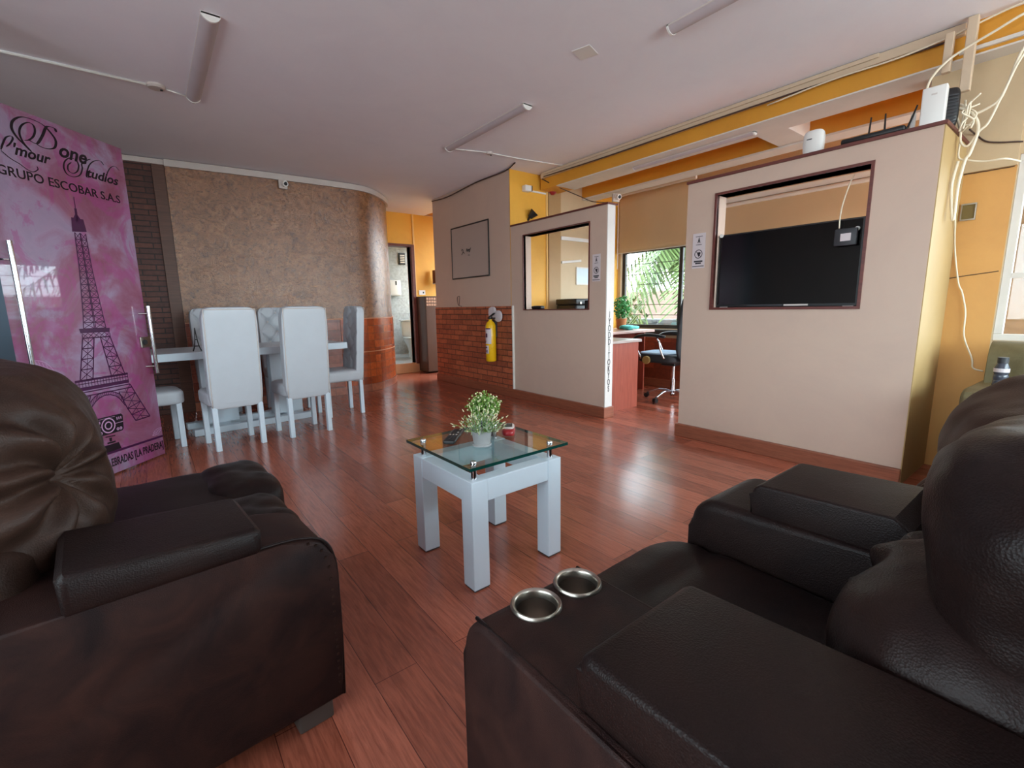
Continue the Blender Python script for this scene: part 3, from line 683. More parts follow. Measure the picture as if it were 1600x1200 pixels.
b = bmesh.new(); tube(b, [(3.443, 5.62, 1.13), (3.443, 5.60, 1.25), (3.443, 5.66, 1.24), (3.443, 5.64, 1.14), (3.443, 5.55, 1.12)], 0.003, 6)
tag(link('wire_loop', b, 'cable_dark', None, True), 'small loop of wire above the brick panel under the whiteboard', 'wire')
# fire extinguisher
ex = thing('fire_extinguisher', 'yellow fire extinguisher hung on the brick panel', 'fire extinguisher', (X0-0.105, 4.73, 0.43), R(-90))
b = bmesh.new(); lathe(b, [(0.058, 0), (0.065, 0.012), (0.065, 0.44), (0.05, 0.48), (0.022, 0.505), (0.022, 0.52), (0, 0.52)]); link('cylinder', b, 'ext_yellow', ex, True, sharp=50)
def arc_label(name, a0, a1, z0, z1, mat, r_=0.0655):
    b = bmesh.new(); n_ = 10; A = [a0+(a1-a0)*i/n_ for i in range(n_+1)]
    for a, c in zip(A, A[1:]): b.faces.new([b.verts.new((r_*cos(q), r_*sin(q), z)) for q, z in ((a, z0), (c, z0), (c, z1), (a, z1))])
    return b
link('label', arc_label('l', R(200), R(330), 0.22, 0.41, 'paper'), 'paper', ex); link('label', arc_label('l', R(200), R(300), 0.10, 0.20, 'paper'), 'paper', ex)
b = arc_label('l', R(200), R(320), 0.40, 0.415, 'x', 0.066)
for z0, z1, a1 in ((0.30, 0.345, 240), (0.30, 0.35, 285), (0.235, 0.26, 260), (0.165, 0.185, 280), (0.135, 0.145, 285), (0.115, 0.127, 285)):
    g_ = arc_label('l', R(a1-30 if z0 > .2 else 210), R(a1), z0, z1, 'x', 0.0662)
    me = bpy.data.meshes.new('t'); g_.to_mesh(me); b.from_mesh(me); g_.free(); bpy.data.meshes.remove(me)
link('print', b, 'print_dark', ex)['kind'] = 'stuff'
b = bmesh.new(); cyl(b, (0, 0, 0.515), (0, 0, 0.555), 0.02, n=14); bx(b, (-0.02, -0.012, 0.55), (0.10, 0.012, 0.565), 0.003, rot=M.Rotation(R(-24), 3, 'Y'), piv=(0, 0, 0.55)); bx(b, (-0.05, -0.012, 0.53), (0.09, 0.012, 0.545), 0.003); link('valve', b, 'black_plastic', ex)
b = bmesh.new(); soft((0.16, 0.03, 0.15), 3, 10, lambda p, q: V((0.008*fbm(q, 30), 0.004*fbm(q+V((3, 3, 3)), 40), 0)), (-0.03, 0.055, 0.60), bm=b); soft((0.16, 0.03, 0.14), 2.4, 10, None, (0.105, 0.045, 0.56), bm=b)
link('paper_tag', b, 'paper', ex, True)
b = bmesh.new(); bx(b, (-0.03, 0.055, 0.3), (0.03, 0.082, 0.5), 0.003); link('bracket', b, 'dark_grey', ex)

# emergency light, red bell, black speaker on the yellow end wall
t = thing('emergency_light', 'white emergency light on an arm on the yellow wall near the ceiling', 'lamp', (3.68, 4.40, 2.47))
b = bmesh.new(); bx(b, (-0.05, -0.04, -0.035), (0.05, 0.035, 0.035), 0.012, 3); link('head', b, 'white_plastic', t, True, sharp=40)
link('lens', B((0.045, -0.045, -0.03), (0.055, 0.02, 0.03), 0.003), 'dark_grey', t)
b = bmesh.new(); bx(b, (0.055, 0.022, -0.02), (0.33, 0.038, 0.0), 0.003); link('arm', b, 'white_plastic', t)
b = bmesh.new(); lathe(b, [(0.05, 0), (0.055, 0.02), (0.04, 0.05), (0.0, 0.06)], n=18)
bmesh.ops.rotate(b, verts=b.verts[:], matrix=M.Rotation(R(90), 3, 'X'))
tag(link('alarm_bell', b, 'red', None, True, loc=(4.08, 4.40, 2.50)), 'round red alarm bell where the yellow wall meets the pillar', 'alarm')
t = thing('spotlight', 'small black spotlight on the yellow wall just above the middle wall', 'spotlight', (3.72, 4.40, 2.12))
b = bmesh.new(); cyl(b, (0, 0, 0.03), (0.04, -0.05, 0.09), 0.028, 0.055, 18); link('shade', b, 'black_plastic', t, True, sharp=40)
b = bmesh.new(); cyl(b, (0, 0.04, 0.0), (0, 0, 0.03), 0.014, n=12); link('mount', b, 'black_plastic', t)
# CCTV cameras
def cctv(x, y, z, rz, label):
    t = thing('security_camera', label, 'camera', (x, y, z), rz)
    link('base_plate', B((-0.045, -0.02, -0.05), (0.045, 0.02, 0.045), 0.006), 'off_plastic', t, True, sharp=40)
    b = bmesh.new(); cyl(b, (0, -0.02, 0), (0.008, -0.075, -0.006), 0.03, 0.032, 20); link('housing', b, 'white_plastic', t, True, sharp=40)
    b = bmesh.new(); cyl(b, (0.008, -0.074, -0.006), (0.008, -0.078, -0.006), 0.02, n=18); link('lens', b, 'black_plastic', t)
cctv(1.39, 6.04, 2.535, R(4), 'white security camera on the brown plaster wall')
cctv(4.66, 3.88, 2.395, R(-20), 'white security camera under the beam above the end of the middle wall')
# printer-like black case and paper behind the middle wall
t = thing('wall_poster', 'white framed sheet on the office end wall seen through the middle opening', 'poster', (4.66, 4.398, 1.49))
link('sheet', B((-0.13, 0, -0.10), (0.13, 0.004, 0.10)), 'pale_sheet', t)
b = bmesh.new()
for a, c in (((-0.145, -0.004, -0.115), (0.145, 0.006, -0.10)), ((-0.145, -0.004, 0.10), (0.145, 0.006, 0.115)), ((-0.145, -0.004, -0.10), (-0.13, 0.006, 0.10)), ((0.13, -0.004, -0.10), (0.145, 0.006, 0.10))): bx(b, a, c)
link('frame', b, 'pale_trim', t)
struct(link('trim_21', B((4.24, 4.405, 0.0), (4.90, 4.44, 2.62)), 'beige'))
struct(link('trim_22', B((4.24, 4.395, 1.93), (4.90, 4.405, 1.975), 0.003), 'white_plastic'))
b = B((4.245, 4.385, 1.655), (4.60, 4.402, 1.685), 0.003, rot=M.Rotation(R(-6), 3, 'Y')); tag(link('wall_rail', b, 'pale_trim'), 'short slanting cream rail on the office end wall seen through the middle opening', 'rail')
# roller blinds
def blind(y0, y1, z0, z1, label, x=5.36):
    t = thing('roller_blind', label, 'blind', (x, (y0+y1)/2, z1))
    b = bmesh.new(); n_ = 24; w_ = y1-y0; rows = []
    for j in range(13):
        z = -(z1-z0)*j/12; rows.append([b.verts.new((0.004*sin(i*0.6+j*0.35), -w_/2+w_*i/n_, z)) for i in range(n_+1)])
    for a, c in zip(rows, rows[1:]):
        for i in range(n_): b.faces.new((a[i], a[i+1], c[i+1], c[i]))
    o = link('cloth', b, 'blind', t, True); o.modifiers.new('thick', 'SOLIDIFY').thickness = 0.002
    b = bmesh.new(); cyl(b, (0, -w_/2, 0.0), (0, w_/2, 0.0), 0.022, n=14); link('roller', b, 'pale_trim', t, True, sharp=40)
    b = bmesh.new(); cyl(b, (0, -w_/2, -(z1-z0)), (0, w_/2, -(z1-z0)), 0.008, n=8); link('bottom_bar', b, 'pale_trim', t, True, sharp=40)
    return t
blind(3.24, 4.42, 1.82, 2.60, 'beige roller blind half lowered over the office window')
blind(1.02, 3.20, 1.84, 2.20, 'beige roller blind behind the television opening')
b = bmesh.new(); tube(b, [(5.33, 4.39, 2.55), (5.33, 4.385, 1.6)], 0.006, 6, False)
tag(link('blind_cord', b, 'white_plastic', None, True), 'white pull cord at the left edge of the office window blind', 'cord')
# socket box on the column
t = thing('wall_socket', 'open metal socket box set in the yellow column', 'socket', (4.045, 0.61, 1.63), R(-90))
b = bmesh.new()
for a, c in (((-0.035, -0.006, -0.05), (0.035, 0.004, -0.042)), ((-0.035, -0.006, 0.042), (0.035, 0.004, 0.05)), ((-0.035, -0.006, -0.042), (-0.029, 0.004, 0.042)), ((0.029, -0.006, -0.042), (0.035, 0.004, 0.042))): bx(b, a, c)
link('rim', b, 'steel', t); link('recess', B((-0.029, -0.001, -0.042), (0.029, 0.002, 0.042)), plain('dark_recess', hx(112, 92, 44), 0.6), t)

# ---- things standing on the television wall ledge (z 2.04)
LZ = 2.04
t = thing('wifi_router', 'flat black router with upright antennas on the television wall ledge', 'router', (3.53, 0.985, LZ), R(-90))
link('body', B((-0.16, -0.06, 0.004), (0.15, 0.06, 0.038), 0.012, 3), 'black_plastic', t, True, sharp=40)
for x, dx in ((-0.05, 0.005), (0.03, -0.005), (0.13, 0.04)):
    b = bmesh.new(); cyl(b, (x, 0.05, 0.02), (x+dx, 0.055, 0.155), 0.006, 0.0045, 8); link('antenna', b, 'black_plastic', t, True, sharp=40)
t = thing('white_extender', 'curved white network device standing left of the black router', 'network device', (3.52, 1.31, LZ))
b = bmesh.new(); pr = [(-0.03, -0.055), (0.03, -0.055)]+[(0.03-0.0, 0.055)]+[(-0.03, 0.055)]
soft((0.05, 0.12, 0.15), 4.5, 10, lambda p, q: V((-0.01*(1-p.y*p.y), 0, 0)), (0, 0, 0.074), bm=b); link('case', b, 'white_plastic', t, True)
link('mark', B((-0.0375, 0.0, 0.09), (-0.0345, 0.03, 0.095)), 'dark_grey', t)
t = thing('white_modem', 'tall white modem standing on the corner of the television wall ledge', 'modem', (3.55, 0.735, LZ), R(4))
link('case', B((-0.03, -0.052, 0.012), (0.03, 0.052, 0.21), 0.006, 3), 'white_plastic', t, True, sharp=40)
link('foot', B((-0.045, -0.066, 0.0), (0.045, 0.066, 0.014), 0.004), 'white_plastic', t)
link('mark', B((-0.0315, -0.012, 0.165), (-0.0298, 0.012, 0.173)), 'off_plastic', t)
t = thing('black_modem', 'black ribbed modem standing behind the white modem', 'modem', (3.68, 0.70, LZ), R(20))
b = bmesh.new(); soft((0.12, 0.09, 0.22), 4, 10, None, (0, 0, 0.11), bm=b); link('case', b, 'black_plastic', t, True)
b = bmesh.new()
for i in range(9): bx(b, (-0.063, -0.03, 0.03+i*0.017), (-0.057, 0.03, 0.037+i*0.017))
link('vent', b, 'dark_grey', t)
t = thing('white_power_strip', 'narrow white adapter standing between router and white modem', 'adapter', (3.60, 0.83, LZ))
link('case', B((-0.01, -0.01, 0), (0.012, 0.012, 0.12), 0.003), 'white_plastic', t)

# ---- small black object on the middle opening sill
t = thing('desk_phone', 'small black box on the sill of the middle opening', 'phone', (3.52, 4.03, 1.07))
link('case', B((-0.03, -0.085, 0.0), (0.03, 0.085, 0.035), 0.01, 3), 'black_plastic', t, True, sharp=40)
link('top_plate', B((-0.02, -0.06, 0.035), (0.02, 0.05, 0.038)), plain('blue_grey_plate', hx(70, 90, 110), 0.3), t)

# ================================================================== GLASS DOOR WITH PRINT
DL = R(49.55)
door = thing('glass_door', 'open glass door covered with a pink print of a lattice tower', 'door', (-0.02, 4.43, 0), DL)
link('glass_panel', B((-0.93, 0.0, 0.01), (0, 0.012, 2.245), 0.002, 1), 'vinyl', door)
Yp = -0.0015
def seg(bm, p, q, w_, y=Yp):
    w_ *= 1.3 if y == Yp else 1.0
    p, q = V((-p[0], y, p[1])), V((-q[0], y, q[1])); d = (q-p)
    if d.length < 1e-6: return
    d.normalize(); s = V((-d.z, 0, d.x))*w_/2
    bm.faces.new([bm.verts.new(x) for x in (p-s, q-s, q+s, p+s)])
def poly(bm, pts, y=Yp): bm.faces.new([bm.verts.new((-a, y, b_)) for a, b_ in pts])
def lerp(a, b_, t): return (a[0]+(b_[0]-a[0])*t, a[1]+(b_[1]-a[1])*t)
tb = bmesh.new()
seg(tb, (0.415, 1.83), (0.4165, 1.76), 0.004); seg(tb, (0.4165, 1.76), (0.418, 1.68), 0.012)
poly(tb, [(0.455, 1.70), (0.375, 1.70), (0.365, 1.625), (0.463, 1.612)])
poly(tb, [(0.44, 1.70), (0.395, 1.70), (0.418, 1.735)])
def interp(poly_, z):
    for a, b_ in zip(poly_, poly_[1:]):
        if a[1] >= z >= b_[1]: return a[0]+(b_[0]-a[0])*(a[1]-z)/(a[1]-b_[1]+1e-9)
    return poly_[-1][0]
LO = [(0.448, 1.61), (0.456, 1.385), (0.482, 1.10), (0.497, 1.0)]; RO = [(0.375, 1.61), (0.370, 1.385), (0.350, 1.142), (0.338, 1.0)]
n_ = 15; zz = [1.61-(1.61-1.005)*i/n_ for i in range(n_+1)]
for i in range(n_):
    a, c = zz[i], zz[i+1]; la, ra, lc, rc = interp(LO, a), interp(RO, a), interp(LO, c), interp(RO, c); ma, mc = (la+ra)/2, (lc+rc)/2
    g0, g1 = (la-ra)*0.03, (lc-rc)*0.03
    for p, q, w_ in (((la, a), (lc, c), .005), ((ra, a), (rc, c), .005), ((ma+g0, a), (mc+g1, c), .0045), ((ma-g0, a), (mc-g1, c), .0045), ((la, c), (rc, c), .004),
                     ((la, a), (mc+g1, c), .003), ((ma+g0, a), (lc, c), .003), ((ra, a), (mc-g1, c), .003), ((ma-g0, a), (rc, c), .003)): seg(tb, p, q, w_)
poly(tb, [(0.527, 1.006), (0.31, 1.004), (0.316, 0.976), (0.522, 0.978)])
seg(tb, (0.512, 0.945), (0.316, 0.945), .006); seg(tb, (0.512, 0.97), (0.512, 0.945), .004); seg(tb, (0.316, 0.97), (0.316, 0.945), .004)
for i in range(5):
    u0 = 0.512-i*0.039; seg(tb, (u0, 0.976), (u0-0.039, 0.945), .003); seg(tb, (u0, 0.945), (u0-0.039, 0.976), .003)
def leg(o_, i_, k, w_=.006, wb_=.0035):
    for a, c in zip(o_, o_[1:]): seg(tb, a, c, w_)
    for a, c in zip(i_, i_[1:]): seg(tb, a, c, w_)
    def at(pl, t):
        t *= len(pl)-1; j = min(int(t), len(pl)-2); return lerp(pl[j], pl[j+1], t-j)
    for j in range(k):
        a, c = j/k, (j+1)/k; seg(tb, at(o_, a), at(i_, c), wb_); seg(tb, at(i_, a), at(o_, c), wb_); seg(tb, at(o_, c), at(i_, c), .005)
        m0 = lerp(at(o_, a), at(i_, a), .5); m1 = lerp(at(o_, c), at(i_, c), .5); seg(tb, m0, m1, .0025)
leg([(0.513, 0.945), (0.576, 0.679)], [(0.435, 0.945), (0.489, 0.679)], 4)
leg([(0.318, 0.945), (0.249, 0.673)], [(0.39, 0.945), (0.354, 0.675)], 4)
seg(tb, (0.612, 0.676), (0.226, 0.676), .011); seg(tb, (0.61, 0.655), (0.228, 0.655), .004); seg(tb, (0.612, 0.622), (0.226, 0.622), .018); seg(tb, (0.612, 0.60), (0.222, 0.60), .006); seg(tb, (0.625, 0.575), (0.215, 0.575), .006)
for i in range(19):
    u0 = 0.608-i*0.021; seg(tb, (u0, 0.676), (u0, 0.632), .003)
leg([(0.606, 0.602), (0.665, 0.49), (0.711, 0.40), (0.760, 0.291), (0.80, 0.22)], [(0.523, 0.575), (0.55, 0.51), (0.574, 0.448), (0.63, 0.30), (0.66, 0.22)], 5)
leg([(0.221, 0.60), (0.155, 0.46), (0.093, 0.333)], [(0.318, 0.56), (0.27, 0.43), (0.219, 0.329)], 4)
seg(tb, (0.093, 0.333), (0.219, 0.329), .006)
A1 = [(0.565, 0.45), (0.536, 0.49), (0.50, 0.525), (0.467, 0.545), (0.425, 0.556), (0.385, 0.553), (0.345, 0.535), (0.318, 0.510), (0.285, 0.455)]
A2 = [(0.56, 0.49), (0.535, 0.53), (0.50, 0.558), (0.467, 0.572), (0.425, 0.578), (0.385, 0.576), (0.345, 0.562), (0.315, 0.543), (0.288, 0.51)]
for L in (A1, A2):
    for a, c in zip(L, L[1:]): seg(tb, a, c, .005)
for i in range(len(A1)-1):
    for t_ in (0, .33, .66): seg(tb, lerp(A1[i], A1[i+1], t_), lerp(A2[i], A2[i+1], t_), .003)
seg(tb, (0.60, 0.163), (0.0, 0.153), .012)
link('tower_print', tb, 'print_dark', door)
cbm = bmesh.new()
# trophy: camera on a pedestal
cx, cz = 0.436, 0.348
poly(cbm, [(0.545, 0.40), (0.532, 0.412), (0.33, 0.408), (0.318, 0.395), (0.325, 0.30), (0.338, 0.288), (0.535, 0.288), (0.549, 0.30)], -0.0018)
poly(cbm, [(0.475, 0.279), (0.395, 0.272), (0.40, 0.265), (0.47, 0.271)], -0.0018); poly(cbm, [(0.447, 0.262), (0.425, 0.262), (0.428, 0.238), (0.445, 0.238)], -0.0018)
poly(cbm, [(0.465, 0.236), (0.402, 0.234), (0.402, 0.222), (0.465, 0.224)], -0.0018); poly(cbm, [(0.49, 0.218), (0.38, 0.216), (0.366, 0.168), (0.513, 0.168)], -0.0018)
link('camera_print', cbm, 'print_black', door)
wb2 = bmesh.new()
def ring(bm, c, r0, r1, y, n=26):
    for i in range(n):
        a, d = 2*pi*i/n, 2*pi*(i+1)/n
        bm.faces.new([bm.verts.new((-c[0]+r_*cos(q), y, c[1]+r_*sin(q))) for q, r_ in ((a, r0), (d, r0), (d, r1), (a, r1))])
ring(wb2, (cx, cz), 0.052, 0.044, -0.0022); ring(wb2, (cx, cz), 0.028, 0.020, -0.0022)
for u0 in (0.525, 0.51, 0.495, 0.365, 0.35, 0.335): seg(wb2, (u0, 0.39), (u0, 0.372), .006, -0.0022)
for u0 in (0.52, 0.497, 0.37, 0.347): ring(wb2, (u0, 0.308), 0.010, 0.005, -0.0022, 12)
seg(wb2, (0.545, 0.35), (0.49, 0.35), .003, -0.0022); seg(wb2, (0.382, 0.35), (0.322, 0.35), .003, -0.0022)
seg(wb2, (0.50, 0.40), (0.38, 0.40), .002, -0.0022)
# pale leaf drawings
for (cu_, cv_, s_, an) in ((0.79, 0.80, 0.075, 0.5), (0.05, 0.20, 0.05, -0.4)):
    L = []
    for i in range(21):
        t_ = i/20; L.append((t_*2-1, 0.38*sin(pi*t_)))
    for sg in (1, -1):
        P = [(cu_+s_*(x*cos(an)-sg*y*sin(an)), cv_+s_*(x*sin(an)+sg*y*cos(an))) for x, y in L]
        for a, c in zip(P, P[1:]): seg(wb2, a, c, .0025, -0.0017)
    seg(wb2, (cu_-s_*cos(an), cv_-s_*sin(an)), (cu_+s_*cos(an), cv_+s_*sin(an)), .002, -0.0017)
    for x in (-.5, -.2, .1, .4):
        for sg in (1, -1):
            p = (cu_+s_*x*cos(an), cv_+s_*x*sin(an)); xx, yy = x+0.25, sg*0.28; seg(wb2, p, (cu_+s_*(xx*cos(an)-yy*sin(an)), cv_+s_*(xx*sin(an)+yy*cos(an))), .0018, -0.0017)
link('pale_print', wb2, 'print_pale', door)
# script lettering drawn as strokes
def stroke(bm, pts, wmin, wmax, y=-0.002):
    P = catmull([(-a, 0, b_) for a, b_ in pts], 6); n = len(P); ring_ = []
    for i, p in enumerate(P):
        d = (P[min(i+1, n-1)]-P[max(i-1, 0)]).normalized(); s = V((-d.z, 0, d.x))
        w_ = wmin+(wmax-wmin)*max(0.0, abs(d.z)-0.25)/0.75
        if i < 2 or i > n-3: w_ *= 0.7
        q = V((p.x, y, p.z)); ring_.append((bm.verts.new(q-s*w_/2), bm.verts.new(q+s*w_/2)))
    for a, c in zip(ring_, ring_[1:]): bm.faces.new((a[0], c[0], c[1], a[1]))
st = bmesh.new()
stroke(st, [(0.632, 2.032), (0.658, 2.054), (0.693, 2.083), (0.712, 2.112), (0.715, 2.138), (0.702, 2.17), (0.668, 2.2), (0.63, 2.214), (0.578, 2.216), (0.532, 2.207), (0.498, 2.181), (0.475, 2.151), (0.474, 2.124), (0.49, 2.095), (0.527, 2.078), (0.566, 2.076), (0.596, 2.085)], .004, .016)
stroke(st, [(0.627, 2.031), (0.662, 2.063), (0.678, 2.099), (0.674, 2.135), (0.653, 2.168), (0.619, 2.191), (0.594, 2.187), (0.588, 2.16), (0.602, 2.124), (0.631, 2.094), (0.658, 2.082)], .003, .013, -0.0021)
stroke(st, [(0.458, 2.195), (0.469, 2.213), (0.503, 2.211), (0.523, 2.194), (0.547, 2.148), (0.577, 2.101), (0.596, 2.085), (0.621, 2.089), (0.636, 2.095)], .004, .018, -0.0022)
stroke(st, [(0.762, 2.016), (0.74, 2.038), (0.72, 2.07), (0.727, 2.082), (0.754, 2.066), (0.774, 2.032), (0.792, 1.992)], .003, .011)
stroke(st, [(0.793, 1.987), (0.753, 1.959), (0.708, 1.942), (0.671, 1.922), (0.641, 1.917), (0.611, 1.938), (0.613, 1.956)], .004, .006)
stroke(st, [(0.394, 2.041), (0.419, 2.016), (0.422, 1.985), (0.393, 1.976), (0.361, 1.999), (0.347, 2.04), (0.364, 2.066), (0.402, 2.064), (0.438, 2.031), (0.448, 1.989), (0.432, 1.959), (0.39, 1.956), (0.348, 1.979), (0.325, 2.023), (0.323, 2.053), (0.285, 2.084), (0.255, 2.101)], .0035, .010)
stroke(st, [(0.161, 2.09), (0.186, 2.11), (0.229, 2.097), (0.269, 2.062), (0.294, 2.014), (0.303, 1.979), (0.283, 1.981)], .003, .010)
stroke(st, [(0.044, 2.088), (0.078, 2.107), (0.12, 2.08), (0.154, 2.027), (0.176, 1.985)], .003, .008)
link('script_initials', st, 'print_black', door)
rx = (R(90), 0, 0)
text('one', 0.118, 'print_black', door, (-0.472, -0.002, 2.070-0.012), rx, 'lettering', 0.35, 1.0, off=0.003)
text("'mour", 0.085, 'print_black', door, (-0.742, -0.002, 1.989), rx, 'lettering', 0.35, 1.0, off=0.002)
text('tudios', 0.082, 'print_black', door, (-0.305, -0.002, 1.982), rx, 'lettering', 0.35, 1.12, off=0.0018)
text('GRUPO ESCOBAR S.A.S', 0.072, 'print_black', door, (-0.835, -0.002, 1.862), rx, 'lettering', 0, 1.03, off=0.0008)
text('CELEBRADAS [LA PRADERA]', 0.078, 'print_black', door, (-0.008, -0.002, 0.064), rx, 'lettering', 0, 0.53, 'RIGHT', 0.0014)
def bar_handle(u, z0, z1, c0, c1):
    b = bmesh.new(); cyl(b, (-u, -0.055, z0), (-u, -0.055, z1), 0.0125, n=16); hd = link('pull_handle', b, 'chrome', door, True, sharp=40)
    b = bmesh.new()
    for z in (c0, c1): cyl(b, (-u-0.03, 0.0, z), (-u, -0.055, z), 0.006, n=10)
    link('standoff', b, 'chrome', hd)
bar_handle(0.03, 0.65, 1.15, 1.095, 0.705)
bar_handle(0.885, 0.72, 1.50, 1.40, 0.765)
lk = link('lock', B((-0.085, -0.012, 0.845), (0.008, 0.02, 0.925), 0.004), 'steel', door)
b = bmesh.new(); cyl(b, (-0.055, -0.02, 0.885), (-0.055, -0.012, 0.885), 0.018, n=16); link('keyhole', b, 'dark_grey', lk)
struct(link('door_2', B((-0.06, -0.03, 0), (0.06, 0.03, H)), 'door_post', None, loc=(-0.02-0.649*1.0, 4.43-0.761*1.0, 0))).rotation_euler = (0, 0, DL)

# ================================================================== DINING SET
def tuft(p, q, sx_, sz_, front=1):
    return 0
def make_chair():
    t = thing('dining_chair', '', 'chair')
    # local: faces +Y, back legs at y=-0.17
    for sx_ in (-1, 1):
        b = bmesh.new(); bx(b, (sx_*0.165-0.019, -0.19, 0), (sx_*0.165+0.019, -0.152, 0.36), 0.002, 1); link('leg', b, 'white_paint', t)
        b = bmesh.new(); bx(b, (sx_*0.165-0.019, 0.155, 0), (sx_*0.165+0.019, 0.193, 0.38), 0.002, 1); link('leg', b, 'white_paint', t)
    b = soft((0.40, 0.42, 0.12), 7, 14, lambda p, q: V((0, 0, 0.012*(1-p.x*p.x)*(1-p.y*p.y) if p.z > 0.5 else 0)), (0, 0.012, 0.415)); link('seat', b, 'white_leather', t, True, sharp=60)
    tilt = M.Rotation(R(4.5), 3, 'X')
    btn = [(x, z) for z in (-0.20, 0.02, 0.24) for x in (-0.09, 0.09)]+[(0, z) for z in (-0.31, -0.09, 0.13, 0.34)]
    def dp(p, q):
        if p.y < 0.4: return V((0, 0, 0))
        d = 0.0
        for bxx, bz in btn: d += 0.026*exp(-((q.x-bxx)**2+(q.z-bz)**2)/0.0009)
        # creases along the diagonals of the diamonds
        a = abs(((q.x/0.09+(q.z+0.09)/0.11) % 2)-1); c_ = abs(((q.x/0.09-(q.z+0.09)/0.11) % 2)-1)
        d += 0.012*(exp(-((1-a)/0.13)**2)+exp(-((1-c_)/0.13)**2))*(1 if abs(q.x) < 0.16 else 0.3)
        return V((0, 0.026-d, 0))
    b = soft((0.385, 0.062, 0.80), 9, 60, dp, (0, -0.195, 0.735), tilt); bk = link('backrest', b, 'white_leather', t, True, sharp=60)
    b = bmesh.new()
    for bxx, bz in btn:
        c_ = tilt @ V((bxx, 0.024, bz))+V((0, -0.195, 0.735)); cyl(b, c_, c_+V((0, 0.006, 0)), 0.009, 0.006, 10)
    link('button', b, 'dark_grey' if False else 'off_plastic', bk)['kind'] = 'stuff'
    b = bmesh.new()
    for sx_ in (-1, 1): tube(b, [tilt @ V((sx_*0.178, -0.0305, z))+V((0, -0.195, 0.735)) for z in (-0.38, 0, 0.385)], 0.0035, 6)
    tube(b, [tilt @ V((x, -0.0305, 0.385))+V((0, -0.195, 0.735)) for x in (-0.178, 0, 0.178)], 0.0035, 6)
    link('piping', b, 'off_plastic', bk, True)
    return t
ch = make_chair()
G = 'white dining chairs around the table'
spots = [(0.465, 4.43, 7, 'white dining chair seen from behind, left of the two nearest the camera'),
         (1.02, 4.47, 7, 'white dining chair seen from behind, right of the two nearest the camera'),
         (1.53, 5.0, 92, 'white tufted dining chair at the right end of the table, seen from its side'),
         (-0.08, 4.75, -84, 'white dining chair partly hidden by the glass door, only its seat showing'),
         (0.53, 5.64, 184, 'white tufted dining chair behind the table at left, facing the camera'),
         (1.16, 5.68, 184, 'white tufted dining chair behind the table, showing between the two front chairs')]
for i, (x, y, a, lb) in enumerate(spots):
    if i == 0: ch.location = (x, y, 0); ch.rotation_euler = (0, 0, R(a)); ch['label'] = lb; ch['group'] = G
    else: dup(ch, (x, y, 0), R(a), lb, G)
tbl = thing('dining_table', 'long white dining table in front of the brown plaster wall', 'table', (0.64, 5.15, 0), R(6))
link('tabletop', B((-0.98, -0.38, 0.70), (0.93, 0.38, 0.765), 0.004), 'white_paint', tbl)
for x in (-0.20, 0.40): link('pedestal', B((x-0.14, -0.05, 0.06), (x+0.14, 0.05, 0.70), 0.004), 'white_paint', tbl)
link('base_rail', B((-0.46, -0.22, 0.0), (0.60, -0.14, 0.06), 0.004), 'white_paint', tbl); link('base_rail', B((-0.46, 0.12, 0.0), (0.60, 0.20, 0.06), 0.004), 'white_paint', tbl)
for x in (-0.20, 0.40): link('base_crossbar', B((x-0.05, -0.14, 0.0), (x+0.05, 0.12, 0.06)), 'white_paint', tbl)
t = thing('tower_figurine', 'small dark lattice tower figurine standing on the white dining table', 'figurine', (0.30, 4.86, 0.766))
b = bmesh.new()
for sx_ in (-1, 1):
    for sy_ in (-1, 1): tube(b, [(sx_*0.03, sy_*0.03, 0), (sx_*0.017, sy_*0.017, 0.04), (sx_*0.008, sy_*0.008, 0.10), (0, 0, 0.2)], 0.0035, 5)
link('frame', b, 'black_plastic', t, True)
link('platform', B((-0.02, -0.02, 0.038), (0.02, 0.02, 0.046)), 'black_plastic', t); link('platform', B((-0.011, -0.011, 0.095), (0.011, 0.011, 0.102)), 'black_plastic', t)

# ================================================================== COFFEE TABLE
ct = thing('coffee_table', 'square white coffee table with a raised glass top, middle of the floor', 'table', (1.11, 1.63, 0), R(1))
hw = 0.235
for sx_ in (-1, 1):
    for sy_ in (-1, 1):
        a = (sx_*hw-(0.0 if sx_ < 0 else 0.075), sy_*hw-(0.0 if sy_ < 0 else 0.075), 0.006); lg = link('leg', B(a, (a[0]+0.075, a[1]+0.075, 0.450), 0.002, 1), 'white_paint', ct)
        link('foot_pad', B((a[0]+0.003, a[1]+0.003, 0), (a[0]+0.072, a[1]+0.072, 0.006)), 'dark_grey', lg)
for k in range(4):
    rot = M.Rotation(k*pi/2, 3, 'Z'); b = B((-hw+0.075, -hw+0.003, 0.36), (hw-0.075, -hw+0.065, 0.448), 0.002, 1)
    bmesh.ops.rotate(b, verts=b.verts[:], matrix=rot); link('apron', b, 'white_paint', ct)
gh = 0.258; gx, gy = 0.018, 0.024
gl = link('glass_top', B((gx-gh, gy-gh, 0.496), (gx+gh, gy+gh, 0.508)), 'table_glass', ct)
b = bmesh.new()
for k in range(4):
    q = B((-gh-0.0015, -gh-0.0015, 0.4958), (gh+0.0015, -gh, 0.5082)); bmesh.ops.rotate(q, verts=q.verts[:], matrix=M.Rotation(k*pi/2, 3, 'Z')); bmesh.ops.translate(q, verts=q.verts[:], vec=(gx, gy, 0))
    me = bpy.data.meshes.new('t'); q.to_mesh(me); b.from_mesh(me); q.free(); bpy.data.meshes.remove(me)
link('glass_edge', b, 'glass_edge', gl)
